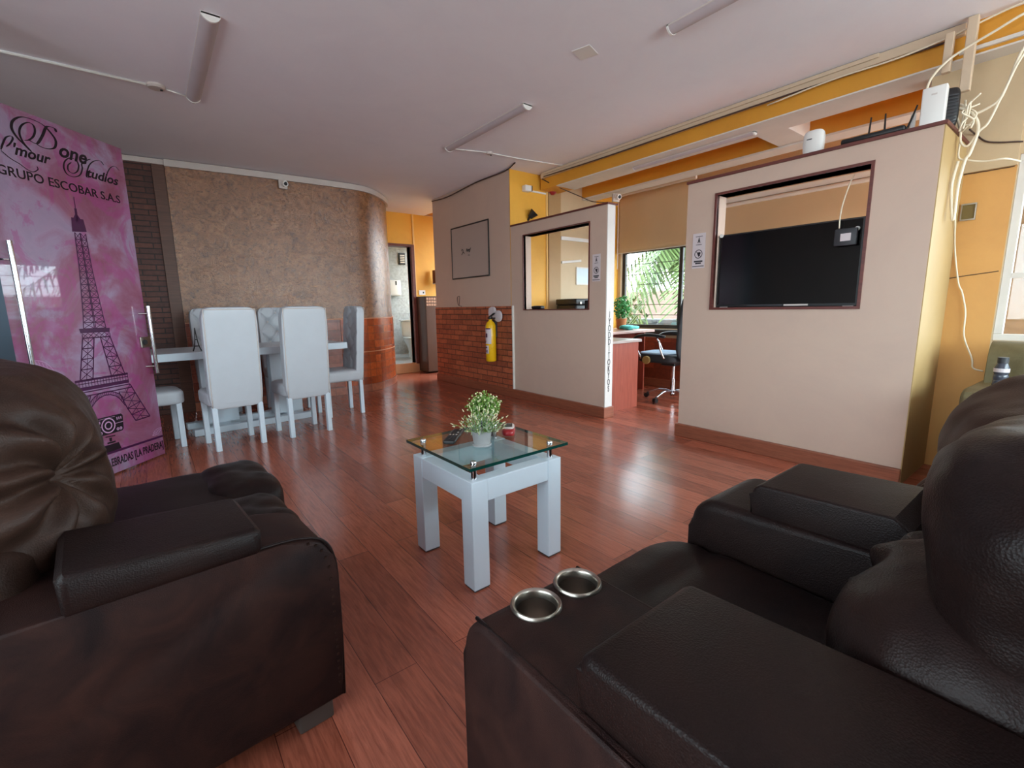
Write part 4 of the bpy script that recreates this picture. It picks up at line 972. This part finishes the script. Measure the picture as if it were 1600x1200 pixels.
for sx_ in (-1, 1):
    for sy_ in (-1, 1):
        b = bmesh.new(); x, y = sx_*(hw-0.035), sy_*(hw-0.035); lathe(b, [(0.013, 0.447), (0.012, 0.455), (0.0105, 0.496), (0.013, 0.496)], (x, y, 0), 16)
        st_ = link('glass_support', b, 'chrome', ct, True, sharp=40)
        b = bmesh.new(); lathe(b, [(0.013, 0.5085), (0.013, 0.518), (0.010, 0.522), (0, 0.523)], (x, y, 0), 16); link('cap', b, 'chrome', st_, True, sharp=40)
TZ = 0.5085
t = thing('remote_control', 'black remote control lying on the glass top left of the plants', 'remote', (1.045, 1.79, TZ), R(46))
link('case', B((-0.105, -0.026, 0.0), (0.105, 0.026, 0.018), 0.006, 3), 'black_plastic', t, True, sharp=40)
for i in range(9):
    for j in range(3):
        b = bmesh.new(); lathe(b, [(0.0045, 0.018), (0.0045, 0.0205), (0, 0.021)], (-0.085+i*0.019, -0.014+j*0.014, 0), 8); link('button', b, 'off_plastic' if (i, j) in ((4, 0), (4, 1), (4, 2), (6, 0)) else 'dark_grey', t)
t = thing('car_remote', 'red and silver remote lying on the glass top right of the plants', 'remote', (1.275, 1.675, TZ), R(50))
b = soft((0.13, 0.062, 0.036), 3.2, 10, None, (0, 0, 0.018)); link('case', b, 'red', t, True)
b = soft((0.10, 0.052, 0.014), 3.2, 8, None, (0.012, 0, 0.034)); link('face_plate', b, 'off_plastic', t, True)
for i in range(3): link('button', B((-0.018+i*0.022, -0.016, 0.038), (-0.009+i*0.022, 0.016, 0.0435)), 'black_plastic', t)
def plant(name, loc, kind, label):
    t = thing(name, label, 'plant', loc); rnd = random.Random(7 if kind else 8)
    pr = [(0.030, 0), (0.041, 0.004), (0.041, 0.012), (0.036, 0.014), (0.042, 0.062), (0.045, 0.064), (0.045, 0.07), (0.040, 0.07), (0.038, 0.055), (0, 0.055)]
    s = 1.0 if kind else 0.9
    b = bmesh.new(); lathe(b, [(r_*s, z*s) for r_, z in pr], n=26); link('pot', b, 'pot_grey' if kind else 'pot_dark', t, True, sharp=40)
    f = bmesh.new(); bud = bmesh.new(); stm = bmesh.new()
    n_ = 150 if kind else 380
    cz_ = 0.105 if kind else 0.145
    for i in range(n_):
        if kind:   # frosted sprigs fanning out
            a = rnd.uniform(0, 2*pi); el = rnd.uniform(0.25, 1.45); L = rnd.uniform(0.06, 0.115)
            base = V((0.02*cos(a), 0.02*sin(a), 0.058)); tip = base+V((cos(a)*cos(el), sin(a)*cos(el), sin(el)))*L
        else:
            d = V((rnd.gauss(0, 1), rnd.gauss(0, 1), rnd.gauss(0, 1))).normalized()*rnd.uniform(0.55, 1)
            tip = V((d.x*0.082, d.y*0.082, cz_+d.z*0.066)); base = V((0, 0, 0.10)).lerp(tip, 0.4)
        if i % 3 == 0: tube(stm, [base, (base+tip)/2+V((0, 0, 0.004)), tip], 0.0012, 4, k=2)
        for j in range(3):
            c_ = base.lerp(tip, 0.5+0.25*j); u, v = frame_of(V((rnd.gauss(0, 1), rnd.gauss(0, 1), rnd.gauss(0, 1)))); k = rnd.uniform(0.006, 0.010); wv = k*(0.3 if kind else 0.6)
            q = c_+u*k*1.6; f.faces.new([f.verts.new(c_), f.verts.new(c_+u*k*0.8+v*wv), f.verts.new(q), f.verts.new(c_+u*k*0.8-v*wv)])
        if rnd.random() < (0.55 if kind else 0.28):
            d = (tip-base).normalized(); cyl(bud, tip, tip+d*(0.012 if kind else 0.005), 0.0022 if kind else 0.0045, 0.001 if kind else 0.003, 6)
    if not kind: cyl(stm, (0, 0, 0.05), (0, 0, 0.14), 0.004, n=6)
    o = link('leaves', f, 'leaf_pale' if kind else 'leaf', t); link('buds', bud, 'bud', t); link('stems', stm, 'leaf', t)
    return t
plant('potted_plant', (1.075, 1.605, TZ), 1, 'small frosted plant in a grey pot, nearer on the glass top')
plant('potted_plant', (1.175, 1.725, TZ), 0, 'rounder bright green plant in a dark pot, farther on the glass top')

# ================================================================== SOFAS
def wr(q, s=5.0, a=0.012): return a*fbm(q, s, 3)
def pillow_disp(btns, amp=0.05, wave=0.02, axis=1, sign=1, seed=0.0):
    def f(p, q):
        o = V((0, 0, 0)); n = V((p.x, p.y, p.z)).normalized(); d = 0.014*fbm(q+V((seed, 0, 0)), 6, 3)
        for bp in btns:
            dv = q-V(bp); dv2 = V(dv); dv2[axis] = 0; r_ = dv2.length
            if (p[axis]*sign) > 0.1:
                comp = [dv2[i] for i in range(3) if i != axis]; th = atan2(comp[1], comp[0])
                d -= amp*exp(-(r_/0.055)**2)+0.02*exp(-(r_/0.13)**2)
                d += wave*sin(9*th+seed*3+2.5*noise.noise(q*8))*exp(-((r_-0.09)/0.075)**2)*0.55
        return n*d
    return f
# ---- left armchair
ls = thing('brown_armchair', 'dark brown leather seat at the left edge, its armrest side facing the camera', 'sofa', (0.31, 1.15, 0), R(4.7))
def arc(cx_, cz_, r_, a0, a1, n): return [(cx_+r_*cos(R(a0+(a1-a0)*i/n)), cz_+r_*sin(R(a0+(a1-a0)*i/n))) for i in range(n+1)]
prof = [(-1.0, 0.07), (-0.007, 0.07), (-0.001, 0.25), (0.0, 0.40), (0.0, 0.42), (-0.002, 0.455), (-0.008, 0.483), (-0.016, 0.505), (-0.029, 0.523), (-0.046, 0.534), (-0.067, 0.542), (-0.125, 0.552), (-0.3, 0.555), (-1.0, 0.56)]
b = bmesh.new(); prism(b, prof, 'Y', 0.0, 0.235, 0.014, 3); link('armrest', b, 'leather_side', ls, True, sharp=35)
b = bmesh.new(); tube(b, [(x, 0.006, z+0.004) for x, z in prof[1:-1]], 0.004, 6, k=3); link('piping', b, 'leather', ls, True)
# stitches along the front curve
b = bmesh.new()
for i in range(26):
    t_ = i/25; x, z = (0.002, 0.12+t_*0.52) if i < 14 else prof[4+int((i-14)/12*6)]
    bx(b, (x-0.022, -0.002, z-0.004), (x-0.016, 0.001, z+0.002))
link('stitching', b, 'leather_pillow', ls)['kind'] = 'stuff'
pp = [(-0.50, 0.548), (-0.175, 0.548), (-0.164, 0.56), (-0.163, 0.60), (-0.175, 0.614), (-0.35, 0.622), (-0.49, 0.635), (-0.503, 0.622)]
b = bmesh.new(); prism(b, pp, 'Y', -0.006, 0.245, 0.016, 3); link('arm_pad', b, 'leather', ls, True, sharp=35)
b = soft((0.95, 0.82, 0.16), 8, 18, lambda p, q: V((0, 0, 0.01*fbm(q, 4))), (-0.53, 0.62, 0.405)); link('seat_cushion', b, 'leather', ls, True)
for y0, y1, dx in ((0.235, 0.60, 0.0), (0.595, 1.045, 0.05)):
    b = soft((0.24, y1-y0+0.012, 0.21), 3.6, 22, lambda p, q: V((0, 0, 0.008*fbm(q, 9)-0.02*exp(-((q.y)/0.03)**2)*max(0, p.x))), (-0.095+dx, (y0+y1)/2, 0.398)); link('front_roll', b, 'leather', ls, True)
link('base', B((-0.98, 0.02, 0.07), (-0.02, 1.02, 0.33), 0.02, 3), 'leather_side', ls, True, sharp=40)
b = soft((0.56, 0.86, 0.62), 2.7, 70, pillow_disp([(0.2, -0.29, 0.06)], 0.06, 0.04, 0, 1, 0.4), (-0.68, 0.60, 0.68)); link('back_cushion', b, 'leather_pillow', ls, True)
b = soft((0.40, 0.46, 0.22), 2.8, 22, pillow_disp([(0.1, 0.0, 0.05)], 0.04, 0.02, 0, 1, 1.7), (-0.70, 0.36, 0.56)); link('lumbar_cushion', b, 'leather_pillow', ls, True)
link('back_frame', B((-1.12, 0.0, 0.07), (-0.96, 1.03, 0.80), 0.03, 3), 'leather_side', ls, True, sharp=40)
for x, y in ((-0.12, 0.03), (-0.12, 0.92), (-1.0, 0.03), (-1.0, 0.92)):
    link('foot', B((x, y, 0), (x+0.09, y+0.08, 0.072), 0.005), plain('grey_foot', hx(74, 66, 62), 0.5), ls)
# ---- right sofa, faces +Y
rs = thing('brown_sofa', 'dark brown leather sofa in the lower right corner with two cup holders', 'sofa', (0, 0, 0))
def armprof(y1, zt): return [(-0.75, 0.06), (y1-0.01, 0.06), (y1, 0.2), (y1, zt-0.09)]+arc(y1-0.075, zt-0.075, 0.075, 5, 85, 6)+[(0.1, zt+0.006), (-0.75, zt+0.02)]
b = bmesh.new(); prism(b, armprof(0.672, 0.55), 'X', 0.395, 0.675, 0.014, 3)
# cup holder holes are real cups sunk in the top
arm = link('armrest', b, 'leather_side', rs, True, sharp=35)
def cup(x, y, z, par):
    cut = bmesh.new(); cyl(cut, (x, y, z-0.09), (x, y, z+0.05), 0.040, n=32)
    me = bpy.data.meshes.new('cut'); cut.to_mesh(me); cut.free(); co_ = bpy.data.objects.new('cut', me); return co_
cuts = [cup(0.508, 0.592, 0.55, rs), cup(0.617, 0.592, 0.55, rs)]
for c_ in cuts:
    C.objects.link(c_); md = arm.modifiers.new('hole', 'BOOLEAN'); md.object = c_; md.solver = 'EXACT'; md.operation = 'DIFFERENCE'
bpy.context.view_layer.update()
dg = bpy.context.evaluated_depsgraph_get(); me2 = bpy.data.meshes.new_from_object(arm.evaluated_get(dg)); arm.modifiers.clear(); arm.data = me2
for c_ in cuts: bpy.data.objects.remove(c_)
for x in (0.508, 0.617):
    b = bmesh.new(); r_ = 0.0395
    lathe(b, [(r_-0.001, -0.012), (r_, 0.0), (r_+0.002, 0.004), (r_+0.006, 0.0055), (r_+0.009, 0.002), (r_+0.009, -0.001), (r_+0.0008, -0.002), (r_, -0.012)], (x, 0.592, 0.5515), 40, False)
    cu_ = link('cup_holder', b, 'steel', rs, True, sharp=50)
    b = bmesh.new(); lathe(b, [(0.0, -0.083), (r_*0.93, -0.083), (r_-0.0015, -0.078), (r_-0.0005, -0.012), (r_, -0.012), (r_, -0.086), (0, -0.086)], (x, 0.592, 0.5515), 40)
    link('cup_liner', b, 'cup_steel', cu_, True, sharp=50)
b = bmesh.new()
for x in (0.406, 0.664): tube(b, [(x, y-0.006, z-0.003) for y, z in armprof(0.672, 0.55)[8:-1]], 0.0035, 6, k=3)
link('piping', b, 'leather', rs, True)
b = bmesh.new(); prism(b, [(-0.70, 0.545), (0.385, 0.545), (0.395, 0.56), (0.392, 0.612)]+arc(0.364, 0.612, 0.028, 10, 80, 4)+[(0.1, 0.645), (-0.70, 0.65)], 'X', 0.405, 0.672, 0.018, 4)
link('arm_pad', b, 'leather', rs, True, sharp=35)
b = bmesh.new(); prism(b, armprof(0.66, 0.575), 'X', 1.135, 1.425, 0.028, 5); link('armrest', b, 'leather', rs, True, sharp=50)
b = bmesh.new(); prism(b, [(0.19, 0.56), (0.49, 0.56), (0.505, 0.575), (0.50, 0.625)]+arc(0.475, 0.625, 0.028, 10, 80, 4)+[(0.22, 0.662), (0.19, 0.64)], 'X', 1.150, 1.41, 0.014, 4)
link('arm_pad', b, 'leather', rs, True, sharp=35)
def seatc(x0, x1):
    b = soft((x1-x0, 0.72, 0.20), 6, 20, lambda p, q: V((0, 0, 0.008*fbm(q, 4)-0.012*exp(-((q.y-0.22)/0.02)**2) if p.z > 0.3 else 0)), ((x0+x1)/2, 0.36, 0.36)); link('seat_cushion', b, 'leather', rs, True)
seatc(0.672, 1.14)
link('base', B((0.41, -0.70, 0.06), (2.25, 0.62, 0.30), 0.02, 3), 'leather_side', rs, True, sharp=40)
# lower lumbar rolls and upper back cushions
b = soft((0.50, 0.36, 0.36), 2.6, 50, pillow_disp([(0.12, 0.15, 0.02)], 0.05, 0.03, 1, 1, 0.9), (0.915, 0.045, 0.55), M.Rotation(R(-8), 3, 'X')); link('lumbar_cushion', b, 'leather', rs, True)
b = soft((0.50, 0.30, 0.40), 3.4, 40, pillow_disp([], 0.04, 0.02, 1, 1, 2.2), (0.965, -0.03, 0.74), M.Rotation(R(-16), 3, 'X')); link('back_cushion', b, 'leather', rs, True)
def pleat(p, q):
    n = V((p.x, p.y, p.z)).normalized(); s = 0.016*sin(34*(q.z*0.9-q.x*0.25)+4*noise.noise(q*3))*(1 if p.y > -0.3 or p.z > 0 else 0); return n*(s+0.012*fbm(q, 5, 3))
b = soft((0.80, 0.42, 0.56), 2.5, 80, pleat, (1.66, 0.00, 0.64), M.Rotation(R(-14), 3, 'X')); link('back_cushion', b, 'leather_pillow', rs, True)
b = soft((0.62, 0.36, 0.34), 2.5, 28, pillow_disp([(-0.1, 0.12, 0.05)], 0.03, 0.024, 1, 1, 3.2), (1.72, 0.13, 0.46), M.Rotation(R(-8), 3, 'X')); link('lumbar_cushion', b, 'leather_pillow', rs, True)
link('back_frame', B((0.42, -0.80, 0.06), (2.25, -0.30, 0.80), 0.05, 4), 'leather_side', rs, True, sharp=40)
for x, y in ((0.43, 0.54), (1.3, 0.54), (0.43, -0.7), (2.1, -0.7)): link('foot', B((x, y, 0), (x+0.08, y+0.07, 0.07), 0.004), 'pot_dark', rs)
# ---- olive couch by the window
oc = thing('olive_couch', 'olive green leather couch against the window wall behind the brown sofa', 'sofa', (0, 0, 0))
b = bmesh.new(); prism(b, [(-0.0+3.28, 0.05), (3.98, 0.05), (3.98, 0.62), (3.36, 0.64)]+[(3.30, 0.625), (3.28, 0.60)], 'Y', 0.12, 0.43, 0.02, 3); link('armrest', b, 'olive', oc, True, sharp=35)
b = bmesh.new(); prism(b, [(3.74, 0.05), (3.99, 0.05), (3.99, 0.80)]+arc(3.865, 0.74, 0.12, 20, 160, 8)+[(3.74, 0.70)], 'Y', -1.6, 0.40, 0.05, 4); link('backrest', b, 'olive', oc, True, sharp=50)
link('seat_cushion', B((3.28, -1.6, 0.26), (3.76, 0.12, 0.44), 0.04, 4), 'olive', oc, True, sharp=50)
link('base', B((3.30, -1.6, 0.05), (3.96, 0.38, 0.27), 0.01), 'olive', oc)
t = thing('water_bottle', 'dark grey bottle with a pale label standing on the olive couch armrest', 'bottle', (3.52, 0.315, 0.641))
b = bmesh.new(); lathe(b, [(0.026, 0), (0.03, 0.006), (0.03, 0.03), (0.027, 0.036), (0.03, 0.042), (0.03, 0.06), (0.027, 0.066), (0.03, 0.072), (0.03, 0.10), (0.02, 0.125), (0, 0.125)], n=22); link('body', b, plain('smoky_plastic', hx(70, 72, 82), 0.15), t, True, sharp=50)
b = bmesh.new(); lathe(b, [(0.0306, 0.078), (0.0306, 0.098)], n=22, caps=False); link('label', b, 'paper', t)
b = bmesh.new(); lathe(b, [(0.022, 0.125), (0.022, 0.155), (0.0, 0.156)], n=20); link('cap', b, 'dark_grey', t, True, sharp=50)

# ================================================================== OFFICE
d1 = thing('office_desk', 'cherry coloured desk end beside the middle wall doorway', 'desk', (3.66, 3.05, 0))
link('end_panel', B((0.02, 0.03, 0), (0.46, 0.055, 0.71)), 'desk_wood', d1)
link('tabletop', B((0.0, 0.0, 0.71), (0.48, 0.55, 0.738), 0.004), 'desk_top', d1)
link('back_panel', B((0.02, 0.055, 0.1), (0.04, 0.54, 0.71)), 'desk_wood', d1)
d2 = thing('office_counter', 'pale topped counter along the office end wall under the plant', 'desk', (4.0, 3.58, 0))
link('tabletop', B((0.0, 0.0, 0.755), (1.12, 0.80, 0.785), 0.004), 'desk_pink', d2)
link('front_panel', B((0.1, 0.25, 0.08), (1.08, 0.27, 0.755)), 'desk_wood', d2)
for x in (0.1, 1.06): link('side_panel', B((x-0.02, 0.1, 0), (x, 0.78, 0.755)), 'desk_wood', d2)
t = thing('computer_monitor', 'black computer monitor seen edge-on behind the middle wall', 'monitor', (3.80, 3.30, 0.738), R(0))
link('screen', B((-0.012, 0.0, 0.09), (0.012, 0.26, 0.42), 0.004), 'black_plastic', t); link('stand', B((-0.02, 0.08, 0.01), (0.02, 0.16, 0.12)), 'black_plastic', t); link('foot', B((-0.08, 0.02, 0), (0.08, 0.24, 0.012)), 'black_plastic', t)
t = thing('printer', 'black printer seen through the bottom of the middle opening', 'printer', (4.30, 4.12, 0.785))
link('case', B((-0.22, -0.15, 0), (0.22, 0.20, 0.33), 0.02, 3), 'black_plastic', t, True, sharp=40); link('lid', B((-0.23, -0.16, 0.33), (0.23, 0.20, 0.40), 0.012, 3), 'black_plastic', t, True, sharp=40)
b = bmesh.new(); lathe(b, [(0.015, 0.0), (0.015, 0.006), (0, 0.006)], n=12); bmesh.ops.rotate(b, verts=b.verts[:], matrix=M.Rotation(R(90), 3, 'X')); link('dial', b, 'steel', t, loc=(-0.16, -0.165, 0.35))
t = thing('terracotta_planter', 'bushy green plant in a pale pot on the office counter by the window', 'plant', (4.93, 3.97, 0.785))
b = bmesh.new(); lathe(b, [(0.05, 0), (0.07, 0.12), (0.075, 0.14), (0.065, 0.14), (0, 0.12)], n=20); link('pot', b, 'orange', t, True, sharp=50)
f = bmesh.new(); rnd = random.Random(5)
for i in range(420):
    d = V((rnd.gauss(0, 1), rnd.gauss(0, 1), rnd.gauss(0, 1))).normalized()*rnd.uniform(0.4, 1); c_ = V((d.x*0.11, d.y*0.11, 0.28+d.z*0.17)); u, v = frame_of(V((rnd.gauss(0, 1), rnd.gauss(0, 1), rnd.gauss(0, 1)))); k = 0.022
    f.faces.new([f.verts.new(c_-u*k), f.verts.new(c_+v*k*0.6), f.verts.new(c_+u*k), f.verts.new(c_-v*k*0.6)])
link('leaves', f, plain('fresh_green_leaf', hx(86, 168, 92), 0.5, var=0.3, scale=20), t)
b = soft((0.26, 0.20, 0.05), 3, 12, lambda p, q: V((0, 0, 0.014*fbm(q, 12))), (0, 0, 0.024))
tag(link('folded_cloth', b, 'teal', None, True, loc=(4.88, 3.80, 0.792)), 'turquoise folded cloth on the office counter in front of the window', 'cloth')
# office chair
oc2 = thing('office_chair', 'black mesh office chair with chrome arms half hidden by the television wall', 'office chair', (4.72, 3.03, 0), R(5))
b = bmesh.new(); bb = []
for k in range(5):
    a = 2*pi*k/5+R(28); bb.append(a)
    b = bmesh.new(); tube(b, [(0.03*cos(a), 0.03*sin(a), 0.10), (0.16*cos(a), 0.16*sin(a), 0.105), (0.29*cos(a), 0.29*sin(a), 0.062)], lambda s: 0.018-0.006*s, 8); lg = link('base_leg', b, 'chrome', oc2, True)
    b = bmesh.new()
    for s in (-1, 1): c_ = V((0.31*cos(a)-s*0.014*sin(a), 0.31*sin(a)+s*0.014*cos(a), 0.027)); d = V((-sin(a), cos(a), 0)); cyl(b, c_-d*0.008, c_+d*0.008, 0.027, n=16)
    cyl(b, (0.31*cos(a), 0.31*sin(a), 0.03), (0.30*cos(a), 0.30*sin(a), 0.07), 0.008, n=8); link('caster', b, 'black_plastic', lg, True, sharp=40)
b = bmesh.new(); cyl(b, (0, 0, 0.07), (0, 0, 0.25), 0.028, n=18); cyl(b, (0, 0, 0.25), (0, 0, 0.42), 0.018, n=18); link('gas_column', b, 'chrome', oc2, True, sharp=40)
b = soft((0.48, 0.48, 0.11), 5, 14, None, (0, 0.12, 0.49)); link('seat', b, 'black_mesh', oc2, True)
b = soft((0.44, 0.44, 0.03), 4, 12, None, (0, 0.14, 0.545)); link('seat_cover', b, 'blue_seat', oc2, True)
link('tilt_box', B((-0.07, -0.05, 0.40), (0.07, 0.12, 0.46), 0.01), 'black_plastic', oc2)
b = soft((0.46, 0.05, 0.78), 4, 18, lambda p, q: V((-q.x*0.18*(p.z*0.5+0.5) if abs(p.z) > 0 else 0, 0.05*(1-p.x*p.x)*-1+0.03*p.z, 0)), (0, -0.15, 0.86), M.Rotation(R(8), 3, 'X')); link('backrest', b, 'black_mesh', oc2, True)
for s in (-1, 1):
    b = bmesh.new(); tube(b, [(s*0.26, -0.02, 0.50), (s*0.275, 0.02, 0.60), (s*0.28, 0.04, 0.70)], 0.011, 8); tube(b, [(s*0.26, 0.27, 0.49), (s*0.275, 0.34, 0.62), (s*0.28, 0.38, 0.68), (s*0.28, 0.33, 0.735)], 0.012, 8); ar = link('armrest', b, 'chrome', oc2, True)
    b = bmesh.new(); tube(b, [(s*0.28, 0.385, 0.69), (s*0.28, 0.30, 0.745), (s*0.28, 0.15, 0.762), (s*0.28, -0.03, 0.745)], 0.017, 8); link('arm_pad', b, 'black_plastic', ar, True)
    b = bmesh.new(); cyl(b, (s*0.245, 0.20, 0.475), (s*0.275, 0.20, 0.475), 0.045, n=20); link('arm_knob', b, plain('brass_disc', hx(196, 176, 110), 0.3, 0.6), ar, True, sharp=40)

# ================================================================== CORRIDOR AND BATHROOM
t = thing('mini_fridge', 'brown refrigerator with photos stuck at the top in the yellow corridor', 'fridge', (3.80, 7.05, 0))
link('body', B((-0.14, -0.0, 0.02), (0.40, 0.33, 1.30), 0.01), 'fridge', t); link('door', B((-0.145, -0.03, 0.03), (0.40, -0.002, 1.295), 0.008), 'fridge', t)
b = bmesh.new(); rnd = random.Random(2)
for i in range(6):
    for j in range(3): bx(b, (-0.13+i*0.045, -0.034, 1.14+j*0.05), (-0.095+i*0.045, -0.031, 1.175+j*0.05))
link('sticker', b, plain('photo_stickers', hx(210, 170, 140), 0.5, var=0.4, scale=40), t)['kind'] = 'stuff'
t = thing('corner_shelf', 'small dark brown shelf on the yellow corridor wall', 'shelf', (4.02, 7.38, 1.53))
b = bmesh.new(); prism(b, [(-0.02, 0.0), (-0.02, 0.22), (-0.10, 0.22), (-0.18, 0.02), (-0.18, 0.0)], 'X', -0.03, -0.01); link('side_panel', b, 'trim_dark', t)
link('board', B((-0.03, -0.19, -0.015), (0.30, -0.01, 0.0)), 'pale_trim', t)
b = bmesh.new(); lathe(b, [(0.02, 0), (0.02, 0.10), (0.008, 0.12), (0.008, 0.15), (0, 0.15)], n=14)
tag(link('small_bottle', b, 'off_plastic', None, True, sharp=50, loc=(4.10, 7.28, 1.53)), 'small pale bottle standing on the corridor shelf', 'bottle')
t = thing('light_switch', 'white switch plate on the yellow corridor wall beside the bathroom door', 'switch', (3.79, 7.395, 1.37))
link('plate', B((-0.06, -0.008, -0.04), (0.06, 0.0, 0.04), 0.004), 'white_plastic', t); link('rocker', B((0.01, -0.012, -0.015), (0.035, -0.008, 0.015), 0.002), 'dark_grey', t)
t = thing('toilet', 'white toilet seen through the open bathroom door', 'toilet', (4.02, 8.30, 0.15), R(-18))
b = soft((0.40, 0.19, 0.34), 6, 12, None, (0, 0.28, 0.55)); link('tank', b, 'ceramic', t, True); link('tank_lid', B((-0.21, 0.175, 0.70), (0.21, 0.385, 0.73), 0.01, 3), 'ceramic', t, True, sharp=40)
b = bmesh.new(); lathe(b, [(0.10, 0), (0.115, 0.03), (0.10, 0.12), (0.13, 0.24), (0.185, 0.34), (0.19, 0.375), (0.14, 0.375), (0.10, 0.30), (0, 0.28)], n=28)
for v in b.verts: v.co.y *= 1.25
link('bowl', b, 'ceramic', t, True, sharp=60)
b = bmesh.new(); lathe(b, [(0.0, 0.38), (0.19, 0.38), (0.195, 0.39), (0.19, 0.40), (0.0, 0.405)], n=28)
for v in b.verts: v.co.y *= 1.25
link('seat_lid', b, 'ceramic', t, True, sharp=60)
t = thing('towel_dispenser', 'white paper dispenser on the bathroom wall above the toilet', 'dispenser', (4.05, 9.19, 1.52))
link('case', B((-0.13, -0.13, -0.16), (0.13, 0.0, 0.16), 0.03, 3), 'white_plastic', t, True, sharp=40); link('window', B((0.0, -0.133, 0.06), (0.03, -0.129, 0.14)), 'black_plastic', t)
t = thing('wall_fan', 'small black vent on the bathroom wall near its top', 'vent', (4.28, 9.19, 2.12))
link('case', B((-0.07, -0.03, -0.12), (0.07, 0.0, 0.12), 0.01), 'black_plastic', t); b = bmesh.new()
for i in range(5): bx(b, (-0.05, -0.034, -0.08+i*0.035), (0.05, -0.03, -0.065+i*0.035))
link('grille', b, 'steel', t)
